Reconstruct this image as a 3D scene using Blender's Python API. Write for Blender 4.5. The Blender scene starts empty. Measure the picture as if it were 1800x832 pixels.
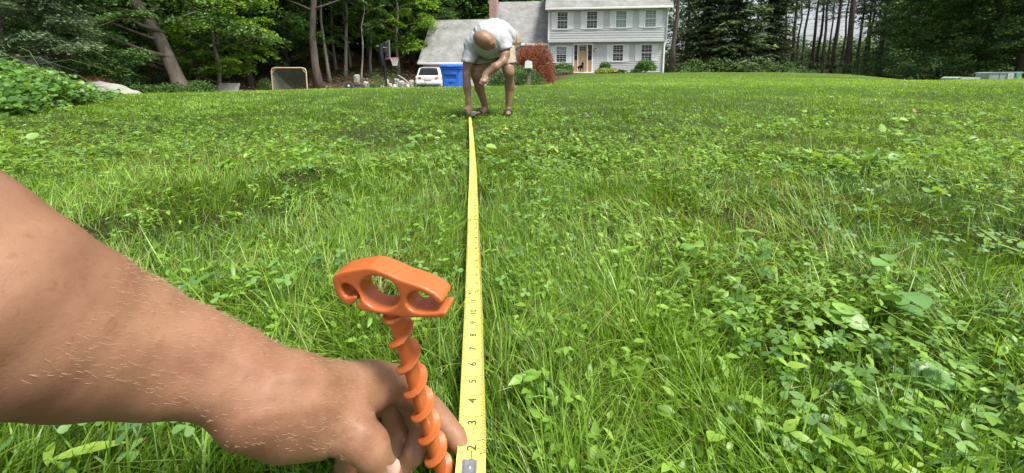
import bpy, math, random
import numpy as np
from mathutils import Vector, Matrix
random.seed(7); RNG = np.random.default_rng(11)
R = math.radians
scene = bpy.context.scene
col = scene.collection

# ------------------------------------------------------------------ camera, sky, sun, exposure
FPX, CX, PY0, PITCH, CAMZ = 676.0, 900.0, 227.0, R(7.8), 0.38
cam_d = bpy.data.cameras.new('camera'); cam = bpy.data.objects.new('camera', cam_d); col.objects.link(cam)
cam.location = (0, 0, CAMZ); cam.rotation_euler = (R(90) - PITCH, 0, 0)
cam_d.sensor_width = 36; cam_d.lens = 36 * FPX / 1800
cam_d.shift_y = -(416 - PY0) / 1800
cam_d.clip_start = 0.02; cam_d.clip_end = 600
scene.camera = cam

SUN_EL, SUN_AZ = R(62), R(128)      # azimuth clockwise from +Y: the sun stands high to the right of the camera
w = bpy.data.worlds.new('World'); scene.world = w; w.use_nodes = True
nt = w.node_tree; bg = nt.nodes['Background']
sky = nt.nodes.new('ShaderNodeTexSky'); sky.sky_type = 'NISHITA'; sky.sun_disc = False
sky.sun_elevation = SUN_EL; sky.sun_rotation = SUN_AZ; sky.air_density = 1.0; sky.dust_density = 3.0; sky.ozone_density = 1.0
hs = nt.nodes.new('ShaderNodeHueSaturation'); hs.inputs['Saturation'].default_value = .42; nt.links.new(sky.outputs[0], hs.inputs['Color']); nt.links.new(hs.outputs[0], bg.inputs[0]); bg.inputs[1].default_value = 0.115   # thin white cloud over the blue
sd = bpy.data.lights.new('sun', 'SUN'); sd.energy = 3.3; sd.angle = R(14); sd.color = (1.0, 0.95, 0.87)
so = bpy.data.objects.new('sun', sd); col.objects.link(so); so.location = (0, 0, 30)
sv = Vector((math.sin(SUN_AZ) * math.cos(SUN_EL), math.cos(SUN_AZ) * math.cos(SUN_EL), math.sin(SUN_EL)))
so.rotation_euler = sv.to_track_quat('Z', 'Y').to_euler()
vs = scene.view_settings
vs.view_transform = 'Standard'; vs.look = 'None'; vs.exposure = 0.88; vs.gamma = 1; vs.use_curve_mapping = False

# ------------------------------------------------------------------ projection: where on a surface a feature stands
def P(px, py, Y):
    dx = (px - CX) / FPX; dy = -(py - PY0) / FPX
    c, s = math.cos(PITCH), math.sin(PITCH)
    d = Vector((dx, c + dy * s, -s + dy * c)); t = Y / d.y
    return Vector((d.x * t, Y, CAMZ + d.z * t))
def PX(px, Y): return P(px, 134, Y).x

# ------------------------------------------------------------------ noise
def vnoise(x, y, seed=0, z=None):
    def h(i, j, k):
        n = (i * 374761393 + j * 668265263 + k * 2147483647 // 7 + seed * 974711) & 0xffffffff
        n = ((n ^ (n >> 13)) * 1274126177) & 0xffffffff
        return ((n ^ (n >> 16)) & 0xffff) / 65535.0
    x = np.asarray(x, float); y = np.asarray(y, float); zz = np.zeros_like(x) if z is None else np.asarray(z, float)
    xi = np.floor(x).astype(np.int64); yi = np.floor(y).astype(np.int64); zi = np.floor(zz).astype(np.int64)
    fx = x - xi; fy = y - yi; fz = zz - zi
    fx = fx * fx * (3 - 2 * fx); fy = fy * fy * (3 - 2 * fy); fz = fz * fz * (3 - 2 * fz)
    def pl(k):
        return (h(xi, yi, k) * (1 - fx) + h(xi + 1, yi, k) * fx) * (1 - fy) + (h(xi, yi + 1, k) * (1 - fx) + h(xi + 1, yi + 1, k) * fx) * fy
    return pl(zi) if z is None else pl(zi) * (1 - fz) + pl(zi + 1) * fz
def fbm(x, y, seed=0, z=None, o=3):
    s = 0; a = .5; f = 1
    for i in range(o):
        s = s + a * vnoise(np.asarray(x) * f, np.asarray(y) * f, seed + i, None if z is None else np.asarray(z) * f); a *= .5; f *= 2
    return s / (1 - .5 ** o)

# ------------------------------------------------------------------ objects and tags
def tag(o, label=None, cat=None, group=None, kind=None):
    if label: o['label'] = label
    if cat: o['category'] = cat
    if group: o['group'] = group
    if kind: o['kind'] = kind
    return o
def thing(name, label, cat, loc=(0, 0, 0), rz=0, group=None):
    o = bpy.data.objects.new(name, None); col.objects.link(o); o.location = loc; o.rotation_euler = (0, 0, rz)
    o.empty_display_size = .1
    return tag(o, label, cat, group)
def link(name, me, m=None, parent=None):
    o = bpy.data.objects.new(name, me); col.objects.link(o)
    if m is not None:
        me.materials.clear()
        for q in (m if isinstance(m, (list, tuple)) else [m]): me.materials.append(q)
    if parent is not None: o.parent = parent
    return o
def np_mesh(name, V, faces_list, smooth=False, attrs=None, mats=None):
    """V (n,3); faces_list list of int arrays (k, m) with m corners each."""
    me = bpy.data.meshes.new(name)
    V = np.ascontiguousarray(V, dtype=np.float32)
    faces_list = [np.asarray(f, dtype=np.int32) for f in faces_list if len(f)]
    me.vertices.add(len(V)); me.vertices.foreach_set('co', V.ravel())
    loops = np.concatenate([f.ravel() for f in faces_list]); tot = np.concatenate([np.full(len(f), f.shape[1], np.int32) for f in faces_list])
    start = np.concatenate([[0], np.cumsum(tot)[:-1]]).astype(np.int32)
    me.loops.add(len(loops)); me.loops.foreach_set('vertex_index', loops)
    me.polygons.add(len(tot)); me.polygons.foreach_set('loop_start', start); me.polygons.foreach_set('loop_total', tot)
    if smooth: me.polygons.foreach_set('use_smooth', np.ones(len(tot), bool))
    if mats is not None: me.polygons.foreach_set('material_index', np.asarray(mats, np.int32))
    for k, a in (attrs or {}).items():
        at = me.attributes.new(k, 'FLOAT', 'POINT'); at.data.foreach_set('value', np.ascontiguousarray(a, np.float32))
    me.update(calc_edges=True); me.validate()
    return me

class MB:
    """collects simple solids into one mesh"""
    def __init__(s): s.v = []; s.f = []; s.sm = []
    def add(s, vs, fs, smooth=False, M=None):
        b = len(s.v)
        for v in vs: s.v.append(tuple(M @ Vector(v)) if M is not None else tuple(v))
        for f in fs: s.f.append([i + b for i in f]); s.sm.append(smooth)
        return s
    def box(s, a, b, M=None, bev=0):
        x0, y0, z0 = a; x1, y1, z1 = b
        if bev <= 0:
            return s.add([(x0, y0, z0), (x1, y0, z0), (x1, y1, z0), (x0, y1, z0), (x0, y0, z1), (x1, y0, z1), (x1, y1, z1), (x0, y1, z1)],
                         [(0, 3, 2, 1), (4, 5, 6, 7), (0, 1, 5, 4), (1, 2, 6, 5), (2, 3, 7, 6), (3, 0, 4, 7)], False, M)
        import bmesh
        bm = bmesh.new(); bmesh.ops.create_cube(bm, size=1)
        for v in bm.verts: v.co = Vector(((x0 + x1) / 2 + v.co.x * (x1 - x0), (y0 + y1) / 2 + v.co.y * (y1 - y0), (z0 + z1) / 2 + v.co.z * (z1 - z0)))
        bmesh.ops.bevel(bm, geom=bm.edges[:], offset=bev, segments=3, profile=.5, affect='EDGES')
        bm.verts.index_update()
        s.add([v.co[:] for v in bm.verts], [[v.index for v in f.verts] for f in bm.faces], True, M); bm.free(); return s
    def tube(s, pts, rad, n=10, cap=True, M=None):
        pts = [Vector(p) for p in pts]; k = len(pts)
        if not hasattr(rad, '__len__'): rad = [rad] * k
        vs = []; up = None
        for i, p in enumerate(pts):
            t = (pts[min(i + 1, k - 1)] - pts[max(i - 1, 0)]).normalized()
            if up is None:
                up = Vector((0, 0, 1)) if abs(t.z) < .9 else Vector((1, 0, 0))
            a = t.cross(up).normalized(); b = a.cross(t).normalized(); up = b
            for j in range(n):
                an = 2 * math.pi * j / n; vs.append(p + (a * math.cos(an) + b * math.sin(an)) * rad[i])
        fs = [(i * n + j, i * n + (j + 1) % n, (i + 1) * n + (j + 1) % n, (i + 1) * n + j) for i in range(k - 1) for j in range(n)]
        if cap: fs += [tuple(range(n))[::-1], tuple(range((k - 1) * n, k * n))]
        return s.add(vs, fs, True, M)
    def lathe(s, prof, n=24, M=None, axis_pt=(0, 0, 0)):
        vs = [(axis_pt[0] + r * math.cos(2 * math.pi * j / n), axis_pt[1] + r * math.sin(2 * math.pi * j / n), axis_pt[2] + z) for r, z in prof for j in range(n)]
        fs = [(i * n + j, i * n + (j + 1) % n, (i + 1) * n + (j + 1) % n, (i + 1) * n + j) for i in range(len(prof) - 1) for j in range(n)]
        if prof[0][0] > 1e-6: fs.append(tuple(range(n))[::-1])
        if prof[-1][0] > 1e-6: fs.append(tuple(range((len(prof) - 1) * n, len(prof) * n)))
        return s.add(vs, fs, True, M)
    def prism(s, poly, a, b, M=None):
        """poly of (u,w) in XZ extruded along Y from a to b"""
        n = len(poly)
        vs = [(u, a, q) for u, q in poly] + [(u, b, q) for u, q in poly]
        fs = [tuple(range(n)), tuple(range(2 * n - 1, n - 1, -1))] + [(i, i + n, (i + 1) % n + n, (i + 1) % n) for i in range(n)]
        return s.add(vs, fs, False, M)
    def mesh(s, name):
        me = bpy.data.meshes.new(name); me.from_pydata(s.v, [], s.f)
        me.polygons.foreach_set('use_smooth', s.sm); me.update()
        return me
    def build(s, name, m, parent=None, fix=True):
        me = s.mesh(name)
        if fix:
            import bmesh
            bm = bmesh.new(); bm.from_mesh(me); bmesh.ops.recalc_face_normals(bm, faces=bm.faces[:]); bm.to_mesh(me); bm.free()
        try: me.set_sharp_from_angle(angle=R(42))
        except Exception: pass
        return link(name, me, m, parent)

# ------------------------------------------------------------------ implicit surfaces (smooth bodies)
def cone(p, a, b, ra, rb):
    a = np.asarray(a, np.float32); b = np.asarray(b, np.float32); ba = b - a
    pa = [p[i] - a[i] for i in range(3)]
    t = np.clip((pa[0] * ba[0] + pa[1] * ba[1] + pa[2] * ba[2]) / max(float(ba @ ba), 1e-12), 0, 1)
    return np.sqrt(sum((pa[i] - t * ba[i]) ** 2 for i in range(3))) - (ra + (rb - ra) * t)
def ell(p, c, r, M=None):
    q = [p[i] - c[i] for i in range(3)]
    if M is not None: q = [M[0][i] * q[0] + M[1][i] * q[1] + M[2][i] * q[2] for i in range(3)]   # into local axes (columns of M)
    k0 = np.sqrt(sum((q[i] / r[i]) ** 2 for i in range(3))); k1 = np.sqrt(sum((q[i] / r[i] ** 2) ** 2 for i in range(3))) + 1e-9
    return k0 * (k0 - 1) / k1
def rbox(p, c, h, r, M=None):
    q = [p[i] - c[i] for i in range(3)]
    if M is not None: q = [M[0][i] * q[0] + M[1][i] * q[1] + M[2][i] * q[2] for i in range(3)]
    d = [np.abs(q[i]) - (h[i] - r) for i in range(3)]
    return np.sqrt(sum(np.maximum(d[i], 0) ** 2 for i in range(3))) + np.minimum(np.maximum(np.maximum(d[0], d[1]), d[2]), 0) - r
def smin(a, b, k):
    h = np.clip(.5 + .5 * (b - a) / k, 0, 1); return b + (a - b) * h - k * h * (1 - h)
def smax(a, b, k): return -smin(-a, -b, k)
def nets(f, lo, hi, h):
    ax = [np.arange(lo[i], hi[i] + h, h, dtype=np.float32) for i in range(3)]
    G = np.meshgrid(*ax, indexing='ij'); D = f(G).astype(np.float32); del G
    n = D.shape; ins = D < 0
    c = np.zeros((n[0] - 1, n[1] - 1, n[2] - 1), np.int8)
    for i in (0, 1):
        for j in (0, 1):
            for k in (0, 1): c += ins[i:n[0] - 1 + i, j:n[1] - 1 + j, k:n[2] - 1 + k]
    act = (c > 0) & (c < 8); I = np.argwhere(act); idx = -np.ones(act.shape, np.int32); idx[act] = np.arange(len(I))
    S = np.zeros((len(I), 3)); C = np.zeros(len(I))
    cr = [(i, j, k) for i in (0, 1) for j in (0, 1) for k in (0, 1)]
    for a in cr:
        for d in range(3):
            if a[d] == 0:
                b = list(a); b[d] = 1
                da = D[I[:, 0] + a[0], I[:, 1] + a[1], I[:, 2] + a[2]]; db = D[I[:, 0] + b[0], I[:, 1] + b[1], I[:, 2] + b[2]]
                m = (da < 0) != (db < 0); t = np.where(m, da / np.where(m, da - db, 1), 0)
                q = np.array(a, float)[None, :] + np.zeros((len(I), 3)); q[:, d] += t
                S[m] += q[m]; C[m] += 1
    V = (I + S / np.maximum(C, 1)[:, None]) * h + np.array(lo)
    F = []
    for d in range(3):
        e1, e2 = (d + 1) % 3, (d + 2) % 3
        sl0 = [slice(1, -1)] * 3; sl0[d] = slice(0, -1); sl1 = [slice(1, -1)] * 3; sl1[d] = slice(1, None)
        A = ins[tuple(sl0)]; B = ins[tuple(sl1)]
        E = np.argwhere(A != B); s0 = A[tuple(E.T)]
        base = E.copy(); base[:, e1] += 1; base[:, e2] += 1; 
        def ci(o1, o2):
            q = base.copy(); q[:, e1] -= o1; q[:, e2] -= o2; return idx[q[:, 0], q[:, 1], q[:, 2]]
        Q = np.stack([ci(1, 1), ci(0, 1), ci(0, 0), ci(1, 0)], 1)
        Q[~s0] = Q[~s0][:, ::-1]; F.append(Q[(Q >= 0).all(1)])
    return V, np.concatenate(F)
def body(name, f, lo, hi, h, m, parent=None, relax=0):
    V, F = nets(f, lo, hi, h)
    for _ in range(relax):
        s = np.zeros_like(V); c = np.zeros(len(V))
        for i in range(4):
            a, b = F[:, i], F[:, (i + 1) % 4]
            for q in range(3): s[:, q] += np.bincount(a, V[b, q], len(V)) + np.bincount(b, V[a, q], len(V))
            c += np.bincount(a, minlength=len(V)) + np.bincount(b, minlength=len(V))
        V = V * .4 + .6 * s / np.maximum(c, 1)[:, None]
    return link(name, np_mesh(name, V, [F], True), m, parent)

# ------------------------------------------------------------------ materials
def newmat(name):
    m = bpy.data.materials.new(name); m.use_nodes = True; t = m.node_tree; return m, t, t.nodes['Principled BSDF']
def N(t, kind, **kw):
    n = t.nodes.new(kind)
    for k, v in kw.items():
        if k.startswith('_'): setattr(n, k[1:], v)
        else: n.inputs[k.replace('__', ' ')].default_value = v
    return n
def plain(name, c, rough=.6, var=.15, scale=8., bump=0., bscale=40., metal=0., spec=.5, c2=None, trans=0, sss=0, coords='Object', stretch=None):
    m, t, b = newmat(name)
    tc = N(t, 'ShaderNodeTexCoord'); src = tc.outputs[coords]
    if stretch:
        mp = N(t, 'ShaderNodeMapping'); mp.inputs['Scale'].default_value = stretch; t.links.new(src, mp.inputs[0]); src = mp.outputs[0]
    n = N(t, 'ShaderNodeTexNoise', Scale=scale, Detail=5.0, Roughness=.6); t.links.new(src, n.inputs['Vector'])
    r = N(t, 'ShaderNodeValToRGB'); t.links.new(n.outputs[0], r.inputs[0])
    lo = c2 if c2 else tuple(x * (1 - var) for x in c); hi = c if c2 else tuple(min(1, x * (1 + var)) for x in c)
    r.color_ramp.elements[0].position = .32; r.color_ramp.elements[1].position = .68
    r.color_ramp.elements[0].color = (*lo, 1); r.color_ramp.elements[1].color = (*hi, 1)
    t.links.new(r.outputs[0], b.inputs['Base Color'])
    b.inputs['Roughness'].default_value = rough; b.inputs['Metallic'].default_value = metal; b.inputs['Specular IOR Level'].default_value = spec
    if sss:
        b.inputs['Subsurface Weight'].default_value = sss; b.inputs['Subsurface Radius'].default_value = (1, .35, .2); b.inputs['Subsurface Scale'].default_value = .006
    if bump:
        n2 = N(t, 'ShaderNodeTexNoise', Scale=bscale, Detail=4.0); t.links.new(src, n2.inputs['Vector'])
        bp = N(t, 'ShaderNodeBump', Strength=bump, Distance=.01); t.links.new(n2.outputs[0], bp.inputs['Height']); t.links.new(bp.outputs[0], b.inputs['Normal'])
    return m
def leafmat(name, stops, trans=.35, rough=.45, spec=.35):
    """colour by the per-leaf attribute rnd; stops = [(pos, rgb), ...]"""
    m, t, b = newmat(name)
    a = N(t, 'ShaderNodeAttribute'); a.attribute_name = 'rnd'
    r = N(t, 'ShaderNodeValToRGB'); t.links.new(a.outputs['Fac'], r.inputs[0]); e = r.color_ramp.elements
    while len(e) < len(stops): e.new(.5)
    for i, (p, c) in enumerate(stops): e[i].position = p; e[i].color = (*c, 1)
    t.links.new(r.outputs[0], b.inputs['Base Color']); b.inputs['Roughness'].default_value = rough; b.inputs['Specular IOR Level'].default_value = spec
    tr = N(t, 'ShaderNodeBsdfTranslucent')
    mx = N(t, 'ShaderNodeMixRGB', _blend_type='MULTIPLY', Fac=1.0); t.links.new(r.outputs[0], mx.inputs[1]); mx.inputs[2].default_value = (1.5, 1.35, .5, 1)
    t.links.new(mx.outputs[0], tr.inputs[0])
    ms = N(t, 'ShaderNodeMixShader', Fac=trans); t.links.new(b.outputs[0], ms.inputs[1]); t.links.new(tr.outputs[0], ms.inputs[2])
    t.links.new(ms.outputs[0], t.nodes['Material Output'].inputs[0])
    return m
# ------------------------------------------------------------------ terrain height
_cp = []
def cp(px, py, Y): v = P(px, py, Y); _cp.append((v.x, v.y, v.z))
def cw(x, y, z): _cp.append((x, y, z))
for x in (-6, -3, -1.2, 0, 1.2, 3, 6):
    for y in (-3, 0, .6, 1.2): cw(x, y, 0)
for x in (-3, -1, 1, 3): cw(x, 2.2, -.045)
for x in (-1.6, -.3, 1, 3, 6): cw(x, 4.3, -.085 if x < 4 else -.05)
cw(-4.5, 3.4, 0); cw(-6, 5, -.03); cw(-9, 4, .1); cw(9, 4, 0)
for px, py, Y in ((180, 169, 9), (300, 166, 9.5), (400, 163, 10), (540, 159, 10), (620, 157.5, 10), (700, 156, 10), (780, 154.5, 9.7), (850, 153, 9.5), (950, 151, 9.5),
                  (1040, 147, 10), (1180, 146, 11), (1320, 145, 11), (1450, 145, 11), (1560, 143.5, 11), (1620, 142, 12.5), (1700, 141, 12), (1800, 140, 12), (1950, 140, 12),
                  (300, 178, 6), (600, 178, 6), (850, 178, 6), (1100, 176, 6), (1400, 172, 6), (1700, 168, 6)): cp(px, py, Y)
for px, py, Y in ((975, 146, 15), (1000, 140, 20), (1040, 133, 26), (1180, 129, 26), (1300, 127.5, 26), (1400, 128.5, 26), (1500, 131, 23), (1560, 138, 18),
                  (1120, 139, 16), (1250, 138.5, 16), (1400, 138, 16), (1500, 139, 15)): cp(px, py, Y)
for x, y, z in ((-14, 14, -.35), (-9, 14, -.42), (-5, 13, -.42), (-2, 13, -.4), (-.3, 13, -.4), (.6, 13, -.25), (-20, 21, -.8), (-14, 21, -.95), (-9, 21, -.95), (-5, 20, -.85), (-2, 20, -.75), (0, 20, -.45),
                (-13, 25, -.8), (-9, 25, -.85), (-5, 26, -.85), (-1.5, 27, -.75), (-8, 31, -.7), (-2, 31, -.6), (-13, 36, 1.7), (-18, 32, .9), (-24, 30, .9), (-10, 36, 1.3), (-16, 28, .0), (-20, 27, .1),
                (-30, 22, .4), (-30, 40, 3.2), (-15, 46, 3.4), (-8, 42, 1.6), (-16, 60, 5), (-40, 60, 6), (-22, 12, .3), (-16, 9, .3),
                (3, 30.5, .5), (8, 30, .6), (13, 30, .66), (3, 33, .6), (13, 34, .7), (8, 42, .7), (0, 40, .3),
                (17, 38, .72), (22, 36, .62), (28, 34, .45), (23, 28, .2), (30, 24, -.1), (17, 15.5, -.22), (21, 15.5, -.25), (24, 20, -.2), (30, 15, -.1), (14.5, 17, .12),
                (30, 60, 1.2), (60, 60, 1.5), (60, 25, 0), (70, 0, 0), (-60, 20, 3), (-60, 0, 1), (0, 90, 3), (-60, 110, 9), (60, 110, 4), (-60, -20, 0), (60, -20, 0), (0, -20, 0)): cw(x, y, z)
_C = np.array(_cp); _K = np.hypot(_C[:, None, 0] - _C[None, :, 0], _C[:, None, 1] - _C[None, :, 1])
_A = np.zeros((len(_C) + 3, len(_C) + 3)); _A[:len(_C), :len(_C)] = _K - np.eye(len(_C)) * .0
_A[:len(_C), -3] = 1; _A[:len(_C), -2:] = _C[:, :2]; _A[-3, :len(_C)] = 1; _A[-2:, :len(_C)] = _C[:, :2].T
_W = np.linalg.solve(_A, np.concatenate([_C[:, 2], [0, 0, 0]]))
def G(x, y):
    x = np.atleast_1d(np.asarray(x, float)); y = np.atleast_1d(np.asarray(y, float)); out = np.zeros(len(x))
    for i in range(0, len(x), 40000):
        a = x[i:i + 40000]; b = y[i:i + 40000]
        d = np.sqrt((a[:, None] - _C[None, :, 0]) ** 2 + (b[:, None] - _C[None, :, 1]) ** 2 + .02)
        out[i:i + 40000] = d @ _W[:-3] + _W[-3] + a * _W[-2] + b * _W[-1]
    r = np.hypot(x, y)
    return out + (fbm(x * .9, y * .9, 3) - .5) * .03 * np.clip((r - 1) / 3, 0, 1)
def g(x, y): return float(G([x], [y])[0])

def lawn_mask(x, y):
    """1 on the lawn, 0 off it (driveway side, woods)"""
    x = np.asarray(x, float); y = np.asarray(y, float)
    u = x / np.maximum(y, .1) * FPX + CX                                   # bearing from the standing point
    far = np.interp(u, [0, 120, 180, 400, 700, 880, 945, 965, 990, 1040, 1180, 1420, 1500, 1570, 1640, 1800, 2100],
                    [5.2, 7.5, 9.6, 11.2, 11.2, 11.5, 14, 20, 29.5, 30.2, 31, 30, 27, 22, 15.6, 14.5, 14.5])
    wob = (vnoise(x * 1.5, y * 1.5, 5) - .5) * .5
    return (y + wob) < far

ys = np.concatenate([[-25, -8, -3], np.geomspace(.05, 130, 230)]); us = np.concatenate([np.linspace(-60, -2.2, 24), np.linspace(-2, 2, 150), np.linspace(2.2, 60, 24)])
gy = np.repeat(ys, len(us)); gx = np.tile(us, len(ys)) * np.maximum(np.abs(gy), 2.0); gx = np.clip(gx, -160, 160)
gz = G(gx, gy)
cov = np.where(lawn_mask(gx, gy), 0., 1.)
nu = len(us); q = np.arange(len(ys) - 1)[:, None] * nu + np.arange(nu - 1)[None, :]; q = q.ravel()
me = np_mesh('ground', np.stack([gx, gy, gz], 1), [np.stack([q, q + 1, q + nu + 1, q + nu], 1)], True, {'cover': cov, 'shade_fade': np.clip((gy - 1.5) / 7, 0, 1)})  # second mask paints gap shade into the near soil, fading with distance
m, t, b = newmat('soil and leaf litter')
tc = N(t, 'ShaderNodeTexCoord'); n1 = N(t, 'ShaderNodeTexNoise', Scale=30.0, Detail=6.0); n2 = N(t, 'ShaderNodeTexNoise', Scale=5.0, Detail=8.0, Roughness=.75)
vo = N(t, 'ShaderNodeTexVoronoi', Scale=9.0)
for n in (n1, n2, vo): t.links.new(tc.outputs['Object'], n.inputs['Vector'])
r1 = N(t, 'ShaderNodeValToRGB'); t.links.new(n1.outputs[0], r1.inputs[0])
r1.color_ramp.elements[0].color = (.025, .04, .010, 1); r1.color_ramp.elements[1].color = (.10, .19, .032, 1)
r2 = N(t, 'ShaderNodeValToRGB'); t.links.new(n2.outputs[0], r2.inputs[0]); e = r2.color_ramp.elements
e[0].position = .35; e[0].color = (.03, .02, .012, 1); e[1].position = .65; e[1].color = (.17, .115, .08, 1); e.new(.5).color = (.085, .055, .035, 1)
r0 = N(t, 'ShaderNodeValToRGB'); t.links.new(n1.outputs[0], r0.inputs[0]); r0.color_ramp.elements[0].color = (.010, .010, .005, 1); r0.color_ramp.elements[1].color = (.05, .045, .02, 1)  # near soil ramp, darkened to stand for shade between the blades
at2 = N(t, 'ShaderNodeAttribute'); at2.attribute_name = 'shade_fade'; mt = N(t, 'ShaderNodeMixRGB'); t.links.new(at2.outputs['Fac'], mt.inputs[0]); t.links.new(r0.outputs[0], mt.inputs[1]); t.links.new(r1.outputs[0], mt.inputs[2])
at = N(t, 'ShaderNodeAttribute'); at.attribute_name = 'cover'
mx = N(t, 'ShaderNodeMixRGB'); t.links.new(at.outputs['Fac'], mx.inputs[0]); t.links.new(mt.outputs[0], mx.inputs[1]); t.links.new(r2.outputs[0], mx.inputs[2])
t.links.new(mx.outputs[0], b.inputs['Base Color']); b.inputs['Roughness'].default_value = .95; b.inputs['Specular IOR Level'].default_value = .1
bp = N(t, 'ShaderNodeBump', Strength=.8, Distance=.05); t.links.new(vo.outputs[0], bp.inputs['Height']); t.links.new(bp.outputs[0], b.inputs['Normal'])
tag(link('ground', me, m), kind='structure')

# driveway sheet, 4 mm over the ground, behind the lawn's crest
dx = np.linspace(-13.5, 1.2, 60); dy = np.linspace(12.4, 29.5, 60); DX, DY = np.meshgrid(dx, dy); DX, DY = DX.ravel(), DY.ravel()
q = (np.arange(59)[:, None] * 60 + np.arange(59)[None, :]).ravel()
keep = lambda c: c
cxm = DX[q] + .1; cym = DY[q] + .1
inside = (cxm > -12.5 + .25 * np.sin(cym)) & (cxm < .9 - .06 * (cym - 12)) & (cym > 17.0 + .3 * np.sin(cxm)) | ((cxm > -4.5) & (cxm < .7) & (cym < 18))
q = q[inside]
me = np_mesh('driveway', np.stack([DX, DY, G(DX, DY) + .02], 1), [np.stack([q, q + 1, q + 61, q + 60], 1)], True)
tag(link('driveway', me, plain('asphalt', (.055, .054, .052), .9, .3, 3, .4, 120)), kind='structure')

# ------------------------------------------------------------------ grass and weeds
def blades(pos, az, L, W, lean, curl, nseg, rnd):
    """strips that taper to a tip; lean = start tilt, curl = added tilt to the tip (radians)"""
    n = len(L); V = np.zeros((n, 2 * nseg + 1, 3)); d = np.stack([np.cos(az), np.sin(az), 0 * az], 1); s = np.stack([-np.sin(az), np.cos(az), 0 * az], 1)
    tw = RNG.uniform(-.9, .9, n); p = pos.copy()
    for k in range(nseg + 1):
        t_ = k / nseg
        if k < nseg:
            wd = (W * (1 - t_ ** 1.6) * .5 * (1 if k else .7))[:, None]
            sd_ = s * np.cos(tw * t_)[:, None] + np.array([0, 0, 1.]) * np.sin(tw * t_)[:, None]
            V[:, 2 * k] = p - sd_ * wd; V[:, 2 * k + 1] = p + sd_ * wd
        else: V[:, 2 * nseg] = p
        an = lean + curl * t_
        p = p + (d * np.sin(an)[:, None] + np.array([0, 0, 1.]) * np.cos(an)[:, None]) * (L / nseg)[:, None]
    b0 = (np.arange(n) * (2 * nseg + 1))[:, None]
    Q = [b0 + np.array([[2 * k, 2 * k + 1, 2 * k + 3, 2 * k + 2]]) for k in range(nseg - 1)]
    T = b0 + np.array([[2 * nseg - 2, 2 * nseg - 1, 2 * nseg]])
    return V.reshape(-1, 3), (np.concatenate(Q) if Q else np.zeros((0, 4), int)), T, np.repeat(rnd, 2 * nseg + 1)
def leaves(pos, ax, nrm, L, W, rnd, prof=((.0, .12), (.3, 1.), (.62, .8), (1., 0.)), fold=.25, droop=.25):
    """leaf shapes: centre rib plus two margins; ax = growing direction, nrm = face normal"""
    n = len(L); ax = ax / np.linalg.norm(ax, axis=1)[:, None]; sd_ = np.cross(nrm, ax); sd_ /= np.linalg.norm(sd_, axis=1)[:, None] + 1e-9; nr = np.cross(ax, sd_)
    k = len(prof); V = np.zeros((n, 3 * k, 3))
    for i, (t_, wd) in enumerate(prof):
        c = pos + ax * (L * t_)[:, None] - nr * (L * droop * t_ * t_)[:, None]
        hw = (W * wd * .5)[:, None]
        V[:, 3 * i] = c - sd_ * hw + nr * hw * fold; V[:, 3 * i + 1] = c; V[:, 3 * i + 2] = c + sd_ * hw + nr * hw * fold
    b0 = (np.arange(n) * 3 * k)[:, None]; Q = []
    for i in range(k - 1):
        Q.append(b0 + np.array([[3 * i, 3 * i + 1, 3 * i + 4, 3 * i + 3]])); Q.append(b0 + np.array([[3 * i + 1, 3 * i + 2, 3 * i + 5, 3 * i + 4]]))
    return V.reshape(-1, 3), np.concatenate(Q), np.repeat(rnd, 3 * k)
class Acc:
    def __init__(s): s.V = []; s.Q = []; s.T = []; s.r = []; s.n = 0
    def add(s, V, Q, T, r):
        s.V.append(V); s.r.append(r)
        if Q is not None and len(Q): s.Q.append(Q + s.n)
        if T is not None and len(T): s.T.append(T + s.n)
        s.n += len(V)
    def mesh(s, name, smooth=True):
        return np_mesh(name, np.concatenate(s.V), ([np.concatenate(s.Q)] if s.Q else []) + ([np.concatenate(s.T)] if s.T else []), smooth, {'rnd': np.concatenate(s.r)})
def scatter(n, y0, y1, p=2.0, umax=1.55):
    """positions with density falling as distance**-p between forward distances y0, y1"""
    t_ = RNG.random(n)
    if abs(p - 2) < 1e-6: y = y0 * (y1 / y0) ** t_
    else: a = 2 - p; y = (y0 ** a + (y1 ** a - y0 ** a) * t_) ** (1 / a)
    x = RNG.uniform(-umax, umax, n) * (y + .15)
    return x, y
def tape_clear(x, y, m=.0):
    tx = np.interp(y, [.2, .31, .564, 1.35, 4.2], [-.021, -.033, -.0576, -.138, -.46])
    return ~((np.abs(x - tx) < .018 + m) & (y > .2) & (y < 4.25))
patch = lambda x, y: fbm(x * 1.6 + 9, y * 1.6, 21)      # where weeds outgrow the grass
A = Acc()
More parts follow.
